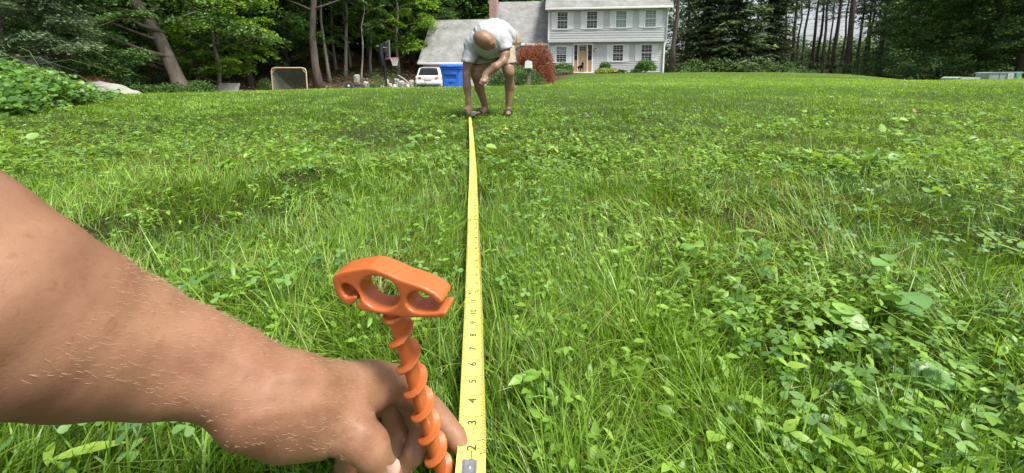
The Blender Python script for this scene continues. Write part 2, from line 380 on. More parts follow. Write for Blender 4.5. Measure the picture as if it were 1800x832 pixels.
def grass(n, y0, y1, Lr, Wr, nseg, p=2.0, near=False):
    x, y = scatter(n, y0, y1, p); k = lawn_mask(x, y); x, y = x[k], y[k]
    cl = fbm(x * 5, y * 5, 31); keep_ = RNG.random(len(x)) < np.clip(-.12 + 2.0 * cl, .18, 1); x, y, cl = x[keep_], y[keep_], cl[keep_]
    n = len(x); L = RNG.uniform(*Lr, n) * (.6 + .8 * cl) * (1 - .25 * (patch(x, y) > .58)); W = RNG.uniform(*Wr, n)
    tc_ = tape_clear(x, y, -.003); L = np.where(tc_, L, np.minimum(L, .040))
    tx_ = np.interp(y, [.2, .31, .564, 1.35, 4.2], [-.024, -.0365, -.0602, -.140, -.462]); L = np.where(tc_ & (np.abs(x - tx_) < .05) & (y < 2.5), np.maximum(L, .052), L)
    if near:
        nh = ((x > -.24) & (x < .03) & (y > .16) & (y < .42)); L = np.where(nh, L * .62, L)
    az = (fbm(x * 2.5, y * 2.5, 41) * 2 - .5) * 7 + RNG.normal(0, 1.1, n)
    lean = np.abs(RNG.normal(.35, .42, n)); curl = RNG.normal(.75, .7, n)
    bigc = fbm(x * .7, y * .7, 55)
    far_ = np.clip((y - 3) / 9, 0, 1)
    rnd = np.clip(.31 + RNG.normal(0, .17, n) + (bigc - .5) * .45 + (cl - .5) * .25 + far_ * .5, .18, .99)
    straw = (RNG.random(n) < (.14 + .4 * (fbm(x * 2, y * 2, 77) > .62)) * np.clip(1.3 - y / 4, 0, 1)); rnd = np.where(straw, RNG.uniform(0, .1, n), rnd)
    lean = np.where(straw, RNG.uniform(.9, 1.5, n), lean); 
    pos = np.stack([x, y, G(x, y) - .004], 1); A.add(*blades(pos, az, L, W, lean, curl, nseg, rnd))
grass(135000, .16, 1.3, (.035, .085), (.0013, .0032), 5, 1.6, True)
grass(160000, 1.2, 4.2, (.022, .05), (.0028, .0055), 3, 1.8)
grass(120000, 4, 11.5, (.03, .055), (.006, .013), 2, 1.9)
grass(190000, 9, 31, (.025, .045), (.014, .03), 1, 1.9)
# matted straw and long lying blades in patches near the camera
def mat_(n, y0, y1, Lr, Wr, rr, thr, lo=.9, hi=1.5):
    x, y = scatter(n, y0, y1, 1.4); k = (fbm(x * 2.4, y * 2.4, 91) > thr) & tape_clear(x, y, .01) & ~((x > -.26) & (x < .03) & (y < .42)); x, y = x[k], y[k]; n = len(x)
    az = (fbm(x * 3, y * 3, 93) * 2 - .5) * 8 + RNG.normal(0, .8, n)
    A.add(*blades(np.stack([x, y, G(x, y) + RNG.uniform(.0, .028, n)], 1), az, RNG.uniform(*Lr, n), RNG.uniform(*Wr, n), RNG.uniform(lo, hi, n), RNG.normal(.3, .3, n), 4, RNG.uniform(*rr, n)))
mat_(15000, .2, 3, (.04, .10), (.0008, .0018), (.0, .12), .54)
mat_(26000, .2, 2.5, (.05, .11), (.0010, .0022), (.3, .95), .45, .5, 1.3)
# tall stray culms near the camera
x, y = scatter(800, .25, 3, 1.2); n = len(x)
k = tape_clear(x, y, .03) & ~((x > -.26) & (x < .05) & (y < .5)); x, y = x[k], y[k]; n = len(x)
A.add(*blades(np.stack([x, y, G(x, y)], 1), RNG.uniform(0, 6.28, n), RNG.uniform(.06, .12, n), RNG.uniform(.0015, .0035, n), RNG.uniform(0, .5, n), RNG.uniform(.3, 1.3, n), 6, RNG.uniform(.4, .8, n)))
gm = leafmat('grass blade', [(0, (.42, .33, .16)), (.12, (.30, .26, .09)), (.17, (.06, .135, .016)), (.5, (.18, .335, .03)), (1, (.38, .58, .10))], .42, .38, .45)
tag(link('lawn_grass', A.mesh('lawn_grass'), gm), 'green lawn grass with straw blades, cropped shorter toward the house', 'grass', kind='stuff')

# oval-leaved weeds, in patches; clover; violets
def plants(n, y0, y1, p, nl, Lr, ratio, h, seed, thr, name_acc, prof, stem=True, rr=(.3, .95), side=None):
    x, y = scatter(n, y0, y1, p); k = lawn_mask(x, y) & (fbm(x * 1.8, y * 1.8, seed) > thr) & tape_clear(x, y, .012 + Lr[1] * .3) & ~((x > -.25) & (x < .02) & (y < .42))
    if side is not None: k &= side(x, y)
    x, y = x[k], y[k]; n = len(x); gz_ = G(x, y); tall = RNG.uniform(*h, n); lean_a = RNG.uniform(0, 6.28, n); lean = RNG.uniform(0, .45, n)
    base = np.stack([x, y, gz_], 1); top = base + np.stack([np.cos(lean_a) * lean * tall, np.sin(lean_a) * lean * tall, tall], 1)
    hue = RNG.uniform(*rr, n)
    if stem:
        V, Q, T, r_ = blades(base, lean_a, tall * 1.05, np.full(n, .0016) * (1 + y * .5), lean * .8, lean * .4, 3, hue * .6); name_acc.add(V, Q, T, r_)
    for i in range(nl):
        f = RNG.uniform(.35, 1, n) if i else np.ones(n); ps = base + (top - base) * f[:, None]
        a_ = lean_a + i * 2.4 + RNG.normal(0, .4, n); el_ = RNG.normal(.25, .3, n)
        ax = np.stack([np.cos(a_) * np.cos(el_), np.sin(a_) * np.cos(el_), np.sin(el_)], 1)
        nr = np.array([0, 0, 1.]) + RNG.normal(0, .3, (n, 3))
        L = RNG.uniform(*Lr, n) * (.7 + .3 * f)
        V, Q, r_ = leaves(ps, ax, nr, L, L * ratio, np.clip(hue + RNG.normal(0, .1, n), 0, 1), prof); name_acc.add(V, Q, None, r_)
oval = ((0, .1), (.2, .7), (.45, 1.), (.75, .6), (1, 0)); round_ = ((0, .35), (.15, .95), (.5, 1.25), (.8, .95), (1, .2)); long_ = ((0, .1), (.25, .8), (.55, 1), (.8, .6), (1, 0))
Wd = Acc(); right = lambda x, y: RNG.random(len(x)) < np.where(x > .02, 1., .35)
plants(4600, .28, 1.6, 1.3, 6, (.008, .019), .48, (.02, .062), 61, .40, Wd, oval, side=right)
plants(6800, 1.5, 5, 1.6, 5, (.014, .032), .5, (.03, .068), 62, .42, Wd, oval)
plants(2600, 4.5, 13, 1.8, 3, (.025, .05), .5, (.03, .055), 63, .46, Wd, oval, stem=False)
plants(900, .3, 3, 1.3, 4, (.03, .06), .2, (.02, .06), 64, .5, Wd, long_, side=right)
wm = leafmat('weed leaf', [(0, (.07, .16, .03)), (.5, (.18, .33, .04)), (.8, (.23, .42, .06)), (1, (.32, .50, .07))], .4, .4, .45)
tag(link('weed_leaves', Wd.mesh('weed_leaves'), wm), 'pointed oval leaved weeds growing in patches through the lawn', 'weeds', kind='stuff')
Cl = Acc()
def clover(n, y0, y1, p, s, thr, seed):
    x, y = scatter(n, y0, y1, p); k = lawn_mask(x, y) & (fbm(x * 2.3, y * 2.3, seed) > thr) & tape_clear(x, y, .014) & ~((x > -.25) & (x < .02) & (y < .42)); x, y = x[k], y[k]; n = len(x)
    h = RNG.uniform(.02, .06, n); top = np.stack([x, y, G(x, y) + h], 1); a0 = RNG.uniform(0, 6.28, n); sz = RNG.uniform(*s, n); hue = RNG.uniform(.1, .8, n)
    tilt = RNG.normal(0, .35, (n, 2))
    Cl.add(*blades(top - np.array([0, 0, 1.]) * h[:, None], a0, h, np.full(n, .0012), np.zeros(n), np.zeros(n), 1, hue * .5))
    for i in range(3):
        a_ = a0 + i * 2.09; ax = np.stack([np.cos(a_), np.sin(a_), tilt[:, 0] * np.cos(a_) + tilt[:, 1] * np.sin(a_)], 1); nr = np.stack([-tilt[:, 0], -tilt[:, 1], np.ones(n)], 1)
        V, Q, r_ = leaves(top, ax, nr, sz, sz * .62, hue, ((0, .15), (.35, .8), (.7, 1.25), (.93, .9), (1, .35)), .1, .1); Cl.add(V, Q, None, r_)
clover(2600, .3, 1.4, 1.2, (.007, .013), .42, 71); clover(3000, 1.3, 4, 1.5, (.011, .02), .5, 72)
cm = leafmat('clover leaf', [(0, (.07, .16, .05)), (.5, (.14, .28, .07)), (1, (.24, .40, .09))], .3, .45, .4)
tag(link('clover_leaves', Cl.mesh('clover_leaves'), cm), 'three leaved clover among the nearest grass', 'clover', kind='stuff')
Vi = Acc()
plants(90, .36, 1.8, .8, 4, (.02, .038), .8, (.03, .075), 81, .45, Vi, round_, rr=(.3, .8), side=lambda x, y: x > .05)
plants(240, 1.5, 4.5, 1., 4, (.035, .06), .8, (.04, .08), 82, .5, Vi, round_, rr=(.4, .9))
def big(px, py, Y, L, az, r_):
    v = P(px, py, Y); a = np.array([[math.cos(az), math.sin(az), .1]]); V, Q, rr_ = leaves(np.array([v[:]]), a, np.array([[.1, -.35, 1.]]), np.array([L]), np.array([L * .85]), np.array([r_]), round_, .12, .3)
    Vi.add(V, Q, None, rr_); z0 = g(v.x, v.y)
    Vi.add(*blades(np.array([[v.x, v.y, z0]]), np.array([0.]), np.array([v.z - z0]), np.array([.002]), np.array([0.]), np.array([0.]), 2, np.array([.3])))
for a_ in ((1215, 650, .44, .05, .15, .75), (1165, 602, .5, .042, .3, .5), (1130, 695, .42, .04, -.2, .55), (1160, 578, .52, .04, 2.2, .8), (1340, 437, .78, .05, .2, .6), (930, 790, .34, .03, .4, .4),
           (1270, 755, .37, .036, .8, .6), (1000, 712, .4, .03, 2.7, .5), (1385, 690, .43, .033, .4, .45), (262, 368, 1.15, .075, .2, .9), (335, 372, 1.1, .08, .1, .55), (268, 408, .95, .04, 1.4, .85), (385, 378, 1.1, .06, .3, .9)): big(*a_)
tag(link('violet_leaves', Vi.mesh('violet_leaves'), leafmat('violet leaf', [(0, (.08, .19, .05)), (.5, (.16, .33, .08)), (1, (.34, .54, .10))], .3, .38, .5)), 'broad rounded violet leaves standing above the grass on the right', 'weeds', kind='stuff')
steel = plain('bright metal', (.62, .62, .60), .28, .15, 200, .1, metal=.9)
# ------------------------------------------------------------------ house
HA = P(963, 127, 33.5); HB = P(1166, 127, 32.4); HZ = .70
HO = Vector((HA.x, HA.y, HZ)); hux = Vector((HB.x - HA.x, HB.y - HA.y, 0)); HW = hux.length; hux.normalize(); huy = Vector((-hux.y, hux.x, 0)); HR = math.atan2(hux.y, hux.x)
def HP(px, py, d=0.):
    """point of the facade plane (pushed d metres back) seen at px, py -> local x, z of the house"""
    dr = P(px, py, 1) - Vector((0, 0, CAMZ)); o = Vector((0, 0, CAMZ)); p0 = HO + huy * d
    t_ = (p0 - o).dot(huy) / dr.dot(huy); q = o + dr * t_; return (q - HO).dot(hux), q.z - HZ
def siding(name, c, gap=.115):
    m, t, b = newmat(name); tc = N(t, 'ShaderNodeTexCoord'); sx = N(t, 'ShaderNodeSeparateXYZ'); t.links.new(tc.outputs['Object'], sx.inputs[0])
    dv = N(t, 'ShaderNodeMath', _operation='DIVIDE'); dv.inputs[1].default_value = gap; t.links.new(sx.outputs[2], dv.inputs[0])
    fr = N(t, 'ShaderNodeMath', _operation='FRACT'); t.links.new(dv.outputs[0], fr.inputs[0])
    n = N(t, 'ShaderNodeTexNoise', Scale=1.5, Detail=6.0); mp = N(t, 'ShaderNodeMapping'); mp.inputs['Scale'].default_value = (.6, .6, 3); t.links.new(tc.outputs['Object'], mp.inputs[0]); t.links.new(mp.outputs[0], n.inputs['Vector'])
    r = N(t, 'ShaderNodeValToRGB'); t.links.new(n.outputs[0], r.inputs[0]); r.color_ramp.elements[0].color = (*[x * .86 for x in c], 1); r.color_ramp.elements[1].color = (*c, 1); r.color_ramp.elements[0].position = .3; r.color_ramp.elements[1].position = .6
    t.links.new(r.outputs[0], b.inputs['Base Color']); b.inputs['Roughness'].default_value = .55
    bp = N(t, 'ShaderNodeBump', Strength=1.0, Distance=.05); bp.invert = True; t.links.new(fr.outputs[0], bp.inputs['Height']); t.links.new(bp.outputs[0], b.inputs['Normal']); return m
def clap(mb_, x0, x1, z0, z1, y, gap=.16):
    """lapped clapboards, each tilted out at its lower edge"""
    n = max(1, round((z1 - z0) / gap)); h = (z1 - z0) / n
    for i in range(n):
        a = z0 + i * h; mb_.add([(x0, y - .035, a), (x1, y - .035, a), (x1, y - .004, a + h), (x0, y - .004, a + h), (x0, y, a), (x1, y, a), (x1, y, a + h), (x0, y, a + h)], [(0, 1, 2, 3), (4, 7, 6, 5), (0, 4, 5, 1), (3, 2, 6, 7), (0, 3, 7, 4), (1, 5, 6, 2)])
M_side = plain('pale grey clapboard paint', (.50, .52, .52), .55, .05, 2, .0, stretch=(1, 1, 3))
M_trim = plain('white trim paint', (.76, .77, .76), .5, .04, 3)
M_shut = plain('white shutter paint', (.74, .77, .77), .5, .04, 3)
def shingle():
    m, t, b = newmat('grey asphalt shingles'); tc = N(t, 'ShaderNodeTexCoord')
    br = N(t, 'ShaderNodeTexBrick'); br.inputs['Scale'].default_value = 1.0; br.inputs['Brick Width'].default_value = .32; br.inputs['Row Height'].default_value = .15; br.inputs['Mortar Size'].default_value = .012
    br.inputs['Color1'].default_value = (.26, .26, .255, 1); br.inputs['Color2'].default_value = (.33, .33, .325, 1); br.inputs['Mortar'].default_value = (.20, .20, .195, 1)
    t.links.new(tc.outputs['UV'], br.inputs['Vector'])
    n = N(t, 'ShaderNodeTexNoise', Scale=.8, Detail=8.0, Roughness=.7); t.links.new(tc.outputs['Object'], n.inputs['Vector'])
    r = N(t, 'ShaderNodeValToRGB'); t.links.new(n.outputs[0], r.inputs[0]); r.color_ramp.elements[0].color = (.62, .64, .60, 1); r.color_ramp.elements[1].color = (1.1, 1.1, 1.1, 1); r.color_ramp.elements[0].position = .35; r.color_ramp.elements[1].position = .65
    mx = N(t, 'ShaderNodeMixRGB', _blend_type='MULTIPLY', Fac=1.0); t.links.new(br.outputs[0], mx.inputs[1]); t.links.new(r.outputs[0], mx.inputs[2]); t.links.new(mx.outputs[0], b.inputs['Base Color']); b.inputs['Roughness'].default_value = .9
    bp = N(t, 'ShaderNodeBump', Strength=.6, Distance=.02); t.links.new(br.outputs['Fac'], bp.inputs['Height']); bp.invert = True; t.links.new(bp.outputs[0], b.inputs['Normal']); return m
M_roof = shingle()
def roof(name, x0, x1, ye, ze, yr, zr, parent, th=.14):
    """gable roof: front eave at (ye, ze), ridge at (yr, zr), mirrored to the rear"""
    yb = 2 * yr - ye; prof = [(ye, ze), (yr, zr), (yb, ze)]; vs = []; fs = []
    for x in (x0, x1):
        for y, z in prof: vs.append((x, y, z + th * .4))
        for y, z in prof: vs.append((x, y, z - th * .6))
    fs = [(0, 1, 7, 6), (1, 2, 8, 7), (3, 9, 10, 4), (4, 10, 11, 5), (0, 6, 9, 3), (2, 5, 11, 8), (0, 3, 4, 1), (1, 4, 5, 2), (6, 7, 10, 9), (7, 8, 11, 10)]
    me = bpy.data.meshes.new(name); me.from_pydata(vs, [], fs); uv = me.uv_layers.new(name='UVMap'); sl = math.hypot(yr - ye, zr - ze)
    for p in me.polygons:
        for li in p.loop_indices:
            v = me.vertices[me.loops[li].vertex_index].co; uv.data[li].uv = (v.x, abs(v.y - yr) / abs(yr - ye) * sl)
    import bmesh; bm = bmesh.new(); bm.from_mesh(me); bmesh.ops.recalc_face_normals(bm, faces=bm.faces[:]); bm.to_mesh(me); bm.free()
    return link(name, me, M_roof, parent)
house = thing('house', 'pale grey two storey clapboard house with white shutters and an attached garage wing', 'house', HO, HR)
DEP = 8.2
z_e = HP(1060, 15, -.4)[1]; z_ov = HP(1060, 71, -.4)[1]; z_ov2 = z_ov + .02
OV = .42                                                              # the upper storey juts out over the lower
mb = MB()
def wallbox(x0, x1, y0, y1, z0, z1, name='wall', holes=()):
    m_ = MB(); m_.box((x0, y0, z0), (x1, y1, z1)); clap(m_, x0 + .002, x1 - .002, z0 + .01, z1 - .01, y0 - .001, .19)
    return m_.build(name, M_side, house)
wallbox(0, HW, 0, DEP, -.9, z_ov, 'lower_wall')
wallbox(-.0, HW, -OV, DEP + .01, z_ov + .003, z_e, 'upper_wall')
zr_ = z_e + 2.9
for x0 in (.02, HW - .14):
    gb = MB(); gb.add([(x0, -OV, z_e), (x0, DEP, z_e), (x0, (DEP - OV) / 2, zr_ - .1), (x0 + .12, -OV, z_e), (x0 + .12, DEP, z_e), (x0 + .12, (DEP - OV) / 2, zr_ - .1)], [(0, 1, 2), (3, 5, 4), (0, 2, 5, 3), (1, 4, 5, 2), (0, 3, 4, 1)]); gb.build('gable_wall', M_side, house)
roof('roof', -.25, HW + .28, -OV - .38, z_e + .05, (DEP - OV) / 2, zr_ + .05, house)
# middle wing and garage wing
def wing(pxl, pxr_, eave, ridge, y0, depth, zb):
    xl = HP(pxl, 100, y0)[0]; xr = pxr_; ze_ = HP((pxl + 940) / 2, eave, y0 - .3)[1]; zr2 = HP((pxl + 940) / 2, ridge, y0 + depth)[1]
    return xl, xr, ze_, zr2
xl2 = HP(868, 90, .3)[0]; ze2 = HP(935, 78, 0)[1]; zr2 = HP(915, 4, 4.2)[1]
wallbox(xl2, -.005, .35, 8.0, -1.2, ze2, 'wing_wall'); roof('wing_roof', xl2 - .1, -.012, 0, ze2 + .06, 4.2, zr2, house)
GY = -2.2
xl3 = HP(743, 110, GY + .3)[0]; ze3 = HP(780, 111, GY)[1]; zr3 = HP(800, 36, GY + 3.9)[1]; xr3 = xl2 + .9
wallbox(xl3, xr3, GY + .35, GY + 7.6, -1.6, ze3, 'garage_wall'); roof('garage_roof', xl3 - .32, xr3 + .06, GY, ze3 + .06, GY + 3.9, zr3, house)
for nm, a, b, ye, ze_, yr, zr4 in (('gable_wall', xl3 + .01, xl3 + .1, GY + .35, ze3, GY + 3.9, zr3 - .2), ('gable_wall', xr3 - .1, xr3, GY + .35, ze3, GY + 3.9, zr3 - .2)):
    q_ = MB(); q_.add([(a, ye, ze_), (a, 2 * yr - ye, ze_), (a, yr, zr4), (b, ye, ze_), (b, 2 * yr - ye, ze_), (b, yr, zr4)], [(0, 1, 2), (3, 5, 4), (0, 2, 5, 3), (1, 4, 5, 2), (0, 3, 4, 1)]); q_.build(nm, M_side, house)
# fascia, gutters, corner boards, soffit
for nm, x0, x1, y, z in (('gutter', -.25, HW + .28, -OV - .50, z_e), ('gutter', xl2, -.02, -.12, ze2 + .01), ('gutter', xl3 - .32, xr3, GY - .12, ze3 + .01)):
    MB().box((x0, y, z - .13), (x1, y + .115, z + .05), bev=.02).build(nm, M_trim, house)
MB().box((-.03, -OV - .33, z_e - .01), (HW + .03, -OV + .02, z_e + .03)).build('soffit', M_trim, house)
cb = MB(); cb.box((-.02, -OV - .045, z_ov - .14), (HW + .02, -OV + .0, z_ov + .05)); cb.build('drip_board', M_side, house)
for x in (-.03, HW - .10): MB().box((x, -OV - .046, z_ov + .06), (x + .13, -OV + .01, z_e - .015)).build('corner_board', M_trim, house)
for x in (-.03, HW - .10): MB().box((x, -.046, -.6), (x + .13, .01, z_ov - .005)).build('corner_board', M_trim, house)
dsx = HW + .0; dp = MB(); dp.tube([(dsx - .05, -OV - .45, z_e - .1), (dsx - .03, -OV - .1, z_e - .35), (dsx - .03, -OV - .09, z_ov + .12), (dsx - .10, -.1, z_ov - .25), (dsx - .10, -.1, .1)], .045, 10); dp.build('downspout', M_trim, house)
gl = MB()
M_glass, t, b = newmat('dark window glass'); b.inputs['Base Color'].default_value = (.012, .015, .017, 1); b.inputs['Roughness'].default_value = .08; b.inputs['Specular IOR Level'].default_value = .35
M_blind = plain('grey green window blind', (.20, .25, .26), .6, .2, 5)
def window(pc, p0, p1, y, blind=0, group=None):
    """pc centre pixel, p0/p1 top and bottom pixel of the sash"""
    xc, zt = HP(pc, p0, y); _, zb = HP(pc, p1, y); hw = .405
    f = MB(); T = .10; y0 = y - .075; y1 = y - .002
    f.box((xc - hw - T, y0, zt), (xc + hw + T, y1, zt + T)); f.box((xc - hw - T, y0 - .012, zb - T * .8), (xc + hw + T, y1, zb))
    for s in (-1, 1): a_, b_ = sorted((xc + s * hw, xc + s * (hw + T))); f.box((a_, y0, zb), (b_, y1, zt))
    fo = f.build('window', M_trim, house)
    mid = (zt + zb) / 2
    MB().box((xc - hw, y - .030, zb), (xc + hw, y - .010, mid)).build('pane', M_blind if blind > 1 else M_glass, fo); MB().box((xc - hw, y - .030, mid), (xc + hw, y - .010, zt)).build('pane', M_blind if blind else M_glass, fo)
    mu = MB(); mu.box((xc - hw, y - .052, mid - .025), (xc + hw, y - .031, mid + .025))
    for i in (1, 2): xx = xc - hw + 2 * hw * i / 3; mu.box((xx - .007, y - .046, zb + .001), (xx + .007, y - .0315, mid - .026)); mu.box((xx - .007, y - .046, mid + .026), (xx + .007, y - .0315, zt - .001))
    for k in (.5,):
        for a_, b_ in ((zb, mid), (mid, zt)): zz = a_ + (b_ - a_) * k; mu.box((xc - hw + .001, y - .044, zz - .007), (xc + hw - .001, y - .0325, zz + .007))
    mu.build('muntin', M_trim, fo)
    for s in (-1, 1):
        a_, b_ = sorted((xc + s * (hw + T + .012), xc + s * (hw + T + .41))); sh = MB(); z0, z1 = zb - .06, zt + .06
        sh.box((a_, y - .058, z0), (a_ + .05, y - .036, z1)); sh.box((b_ - .05, y - .058, z0), (b_, y - .036, z1))
        for zz in (z0, (z0 + z1) / 2 - .04, z1 - .07): sh.box((a_ + .05, y - .058, zz), (b_ - .05, y - .036, zz + .07))
        n = 13
        for half in ((z0 + .07, (z0 + z1) / 2 - .04), ((z0 + z1) / 2 + .03, z1 - .07)):
            for i in range(n): zz = half[0] + (half[1] - half[0]) * i / n; hh = (half[1] - half[0]) / n; sh.add([(a_ + .05, y - .054, zz), (b_ - .05, y - .054, zz), (b_ - .05, y - .040, zz + hh), (a_ + .05, y - .040, zz + hh)], [(0, 1, 2, 3)])
        sh.build('shutter', M_shut, house, fix=False)
for pc, a_, b_, bl in ((989, 22, 51, 0), (1041, 21, 50, 0), (1092.3, 20, 48.5, 2), (1144, 18.5, 47.5, 2)): window(pc, a_, b_, -OV - .002, bl)
for pc, a_, b_, bl in ((987, 82.5, 109.5, 1), (1086.6, 80, 107.5, 0), (1136.8, 79.5, 106, 0)): window(pc, a_, b_, -.002, bl)
# entrance
xa, zt = HP(1007.5, 79.5, 0); xb, zb = HP(1041.5, 126, 0); zb = .04
en = MB(); T = .10; yf = -.10
en.box((xa, yf, zb), (xa + T, -.03, zt)); en.box((xb - T, yf, zb), (xb, -.03, zt)); en.box((xa, yf - .02, zt), (xb, -.03, zt + .13)); en.box((xa - .02, yf - .06, zb - .07), (xb + .02, -.03, zb))
xd0, xd1 = HP(1015.6, 100, 0)[0], HP(1032.3, 100, 0)[0]
for x in (xd0, xd1): en.box((x - .035, yf + .002, zb), (x + .035, -.03, zt))
eo = en.build('door_frame', M_trim, house)
M_oak = plain('honey brown door wood', (.42, .29, .16), .5, .2, 6, .1, 60, c2=(.33, .21, .11), stretch=(6, 6, 1))
dr = MB(); y0 = -.062
W_ = xd1 - xd0 - .07; a_ = xd0 + .035; st = .11
ztop = zt; zw = zt - .52
dr.box((a_, y0, zb), (a_ + st, -.03, zt)); dr.box((a_ + W_ - st, y0, zb), (a_ + W_, -.03, zt)); dr.box((a_ + st, y0, zt - .12), (a_ + W_ - st, -.03, zt)); dr.box((a_ + st, y0, zw - .12), (a_ + W_ - st, -.03, zw + .02)); dr.box((a_ + st, y0, zb), (a_ + W_ - st, -.03, zb + .22))
dr.box((a_ + W_ / 2 - .05, y0, zb + .22), (a_ + W_ / 2 + .05, -.03, zw - .12)); dr.box((a_ + st, y0 + .018, zb + .22), (a_ + W_ / 2 - .05, -.03, zw - .12)); dr.box((a_ + W_ / 2 + .05, y0 + .018, zb + .22), (a_ + W_ - st, -.03, zw - .12))
do = dr.build('door', M_oak, house)
gw = (W_ - 2 * st) / 3
for i in range(3):
    for j in range(2): x_ = a_ + st + gw * i; z_ = zw + .04 + j * .175; MB().box((x_ + .02, y0 + .012, z_), (x_ + gw - .02, y0 + .03, z_ + .155)).build('pane', M_glass, do)
bars = MB(); 
for i in range(4): x_ = a_ + st + gw * i; bars.box((x_ - .02, y0 + .003, zw + .021), (x_ + .02, y0 + .031, zt - .121))
for z_ in (zw + .198,): bars.box((a_ + st + .02, y0 + .004, z_), (a_ + W_ - st - .02, y0 + .031, z_ + .016))
bars.build('glazing_bar', M_oak, do)
kn = MB(); kn.lathe([(.0, 0), (.028, .004), (.03, .03), (.02, .045), (0, .05)], 14, M=Matrix.Translation((a_ + .06, y0, 1.0)) @ Matrix.Rotation(R(90), 4, 'X')); kn.build('handle', steel, do)
for s0, s1 in ((xa + T, xd0 - .035), (xd1 + .035, xb - T)):
    sl = MB(); zm = zb + .95; sl.box((s0, -.055, zb), (s1, -.03, zm)); sl.box((s0, -.07, zm), (s1, -.03, zm + .06)); so_ = sl.build('sidelight_panel', M_oak, house)
    MB().box((s0, -.05, zm + .06), (s1, -.031, zt)).build('pane', M_glass, so_)
    for i in range(1, 3): z_ = zm + .06 + (zt - zm - .06) * i / 3; MB().box((s0, -.064, z_ - .012), (s1, -.051, z_ + .012)).build('glazing_bar', M_oak, so_)
stp = MB(); M_conc = plain('grey step stone', (.36, .35, .33), .85, .2, 4, .3, 60)
stp.box((xa - .75, -1.5, -.45), (xb + .75, -.12, -.03), bev=.02); stp.build('porch_step', M_conc, house)
lx, lz = HP(1046, 88, -.1); lm = MB(); lm.box((lx - .05, -.07, lz - .1), (lx + .05, -.036, lz + .1), bev=.008); lm.tube([(lx, -.07, lz + .06), (lx, -.14, lz + .16), (lx, -.2, lz + .16), (lx, -.22, lz + .14)], .012, 8)
M_blk = plain('black painted metal', (.015, .015, .017), .35, .2, 20)
lo_ = lm.build('wall_lantern', M_blk, house); lg = MB(); lg.lathe([(.0, .16), (.05, .12), (.09, .07), (.085, .06)], 8, axis_pt=(lx, -.22, lz)); lg.build('lantern_cap', M_blk, lo_); lg = MB(); lg.lathe([(.04, -.14), (.045, -.12), (.0, -.16)], 8, axis_pt=(lx, -.22, lz)); lg.build('lantern_base', M_blk, lo_)
lg = MB(); lg.lathe([(.04, -.12), (.08, .058)], 8, axis_pt=(lx, -.22, lz)); lg.build('lantern_glass', plain('frosted lamp glass', (.5, .5, .46), .2, .05), lo_)
# chimney
cx0, cz0 = HP(860, 35, 2.4); cx1, _ = HP(873, 35, 2.4)
mk, t, b = newmat('red chimney brick'); tc = N(t, 'ShaderNodeTexCoord'); mp = N(t, 'ShaderNodeMapping'); mp.inputs['Rotation'].default_value = (R(90), 0, 0); t.links.new(tc.outputs['Object'], mp.inputs[0])
br = N(t, 'ShaderNodeTexBrick'); br.inputs['Scale'].default_value = 1.; br.inputs['Brick Width'].default_value = .23; br.inputs['Row Height'].default_value = .085; br.inputs['Mortar Size'].default_value = .012
br.inputs['Color1'].default_value = (.26, .075, .05, 1); br.inputs['Color2'].default_value = (.40, .17, .12, 1); br.inputs['Mortar'].default_value = (.5, .47, .43, 1); t.links.new(mp.outputs[0], br.inputs[0]); t.links.new(br.outputs[0], b.inputs['Base Color']); b.inputs['Roughness'].default_value = .9
ch = MB(); ch.box((cx0, 2.4, 1.), (cx1, 3.6, zr2 + 1.4)); ch.box((cx0 - .06, 2.34, zr2 + 1.2), (cx1 + .06, 3.66, zr2 + 1.32)); ch.build('chimney', mk, house)
# garage doors (two) and their frame, wing window
for i in range(2):
    x0 = xl3 + .45 + i * 2.75; gd = MB(); y = GY + .35; zb_ = -1.55
    for j in range(4): gd.box((x0, y - .03, zb_ + j * .5), (x0 + 2.4, y - .002, zb_ + j * .5 + .48))
    gd.build('garage_door', M_trim, house)
# ------------------------------------------------------------------ trees
def cloud(cent, ax, nrm, L, W, rnd):
    """pointed leaf quads"""
    ax = ax / (np.linalg.norm(ax, axis=1)[:, None] + 1e-9); s = np.cross(nrm, ax); s /= np.linalg.norm(s, axis=1)[:, None] + 1e-9
    n = len(L); V = np.stack([cent - ax * (L * .5)[:, None], cent + s * (W * .5)[:, None] - ax * (L * .05)[:, None], cent + ax * (L * .5)[:, None], cent - s * (W * .5)[:, None] - ax * (L * .05)[:, None]], 1)
    return V.reshape(-1, 3), (np.arange(n) * 4)[:, None] + np.arange(4)[None, :], np.repeat(rnd, 4)
def sprays(C, Rd, nl, rng, L0, flat=.22, droop=.35, asp=.55, ax_out=None):
    """each centre gets a layered spray of leaves"""
    n = len(C); tot = n * nl; ci = np.repeat(np.arange(n), nl); r = np.sqrt(rng.random(tot)) * Rd[ci]; a = rng.uniform(0, 6.283, tot)
    if ax_out is None: o = np.stack([np.cos(rng.uniform(0, 6.28, n)), np.sin(rng.uniform(0, 6.28, n)), np.zeros(n)], 1)
    else: o = ax_out
    tilt = rng.normal(0, .25, (n, 2)); dx_, dy_ = np.cos(a) * r, np.sin(a) * r
    dz = dx_ * tilt[ci, 0] + dy_ * tilt[ci, 1] - droop * (dx_ ** 2 + dy_ ** 2) / Rd[ci] + rng.normal(0, 1, tot) * flat * Rd[ci] * .5
    cent = C[ci] + np.stack([dx_, dy_, dz], 1)
    ax = np.stack([np.cos(a), np.sin(a), rng.normal(-.35, .35, tot)], 1) + o[ci] * .5; nr = np.array([0, 0, 1.]) + rng.normal(0, .5, (tot, 3))
    L = L0 * rng.uniform(.6, 1.3, tot); tone = rng.normal(0, .13, n)
    rnd = np.clip(.42 + tone[ci] + rng.normal(0, .1, tot), 0, 1); return cloud(cent, ax, nr, L, L * asp, rnd)
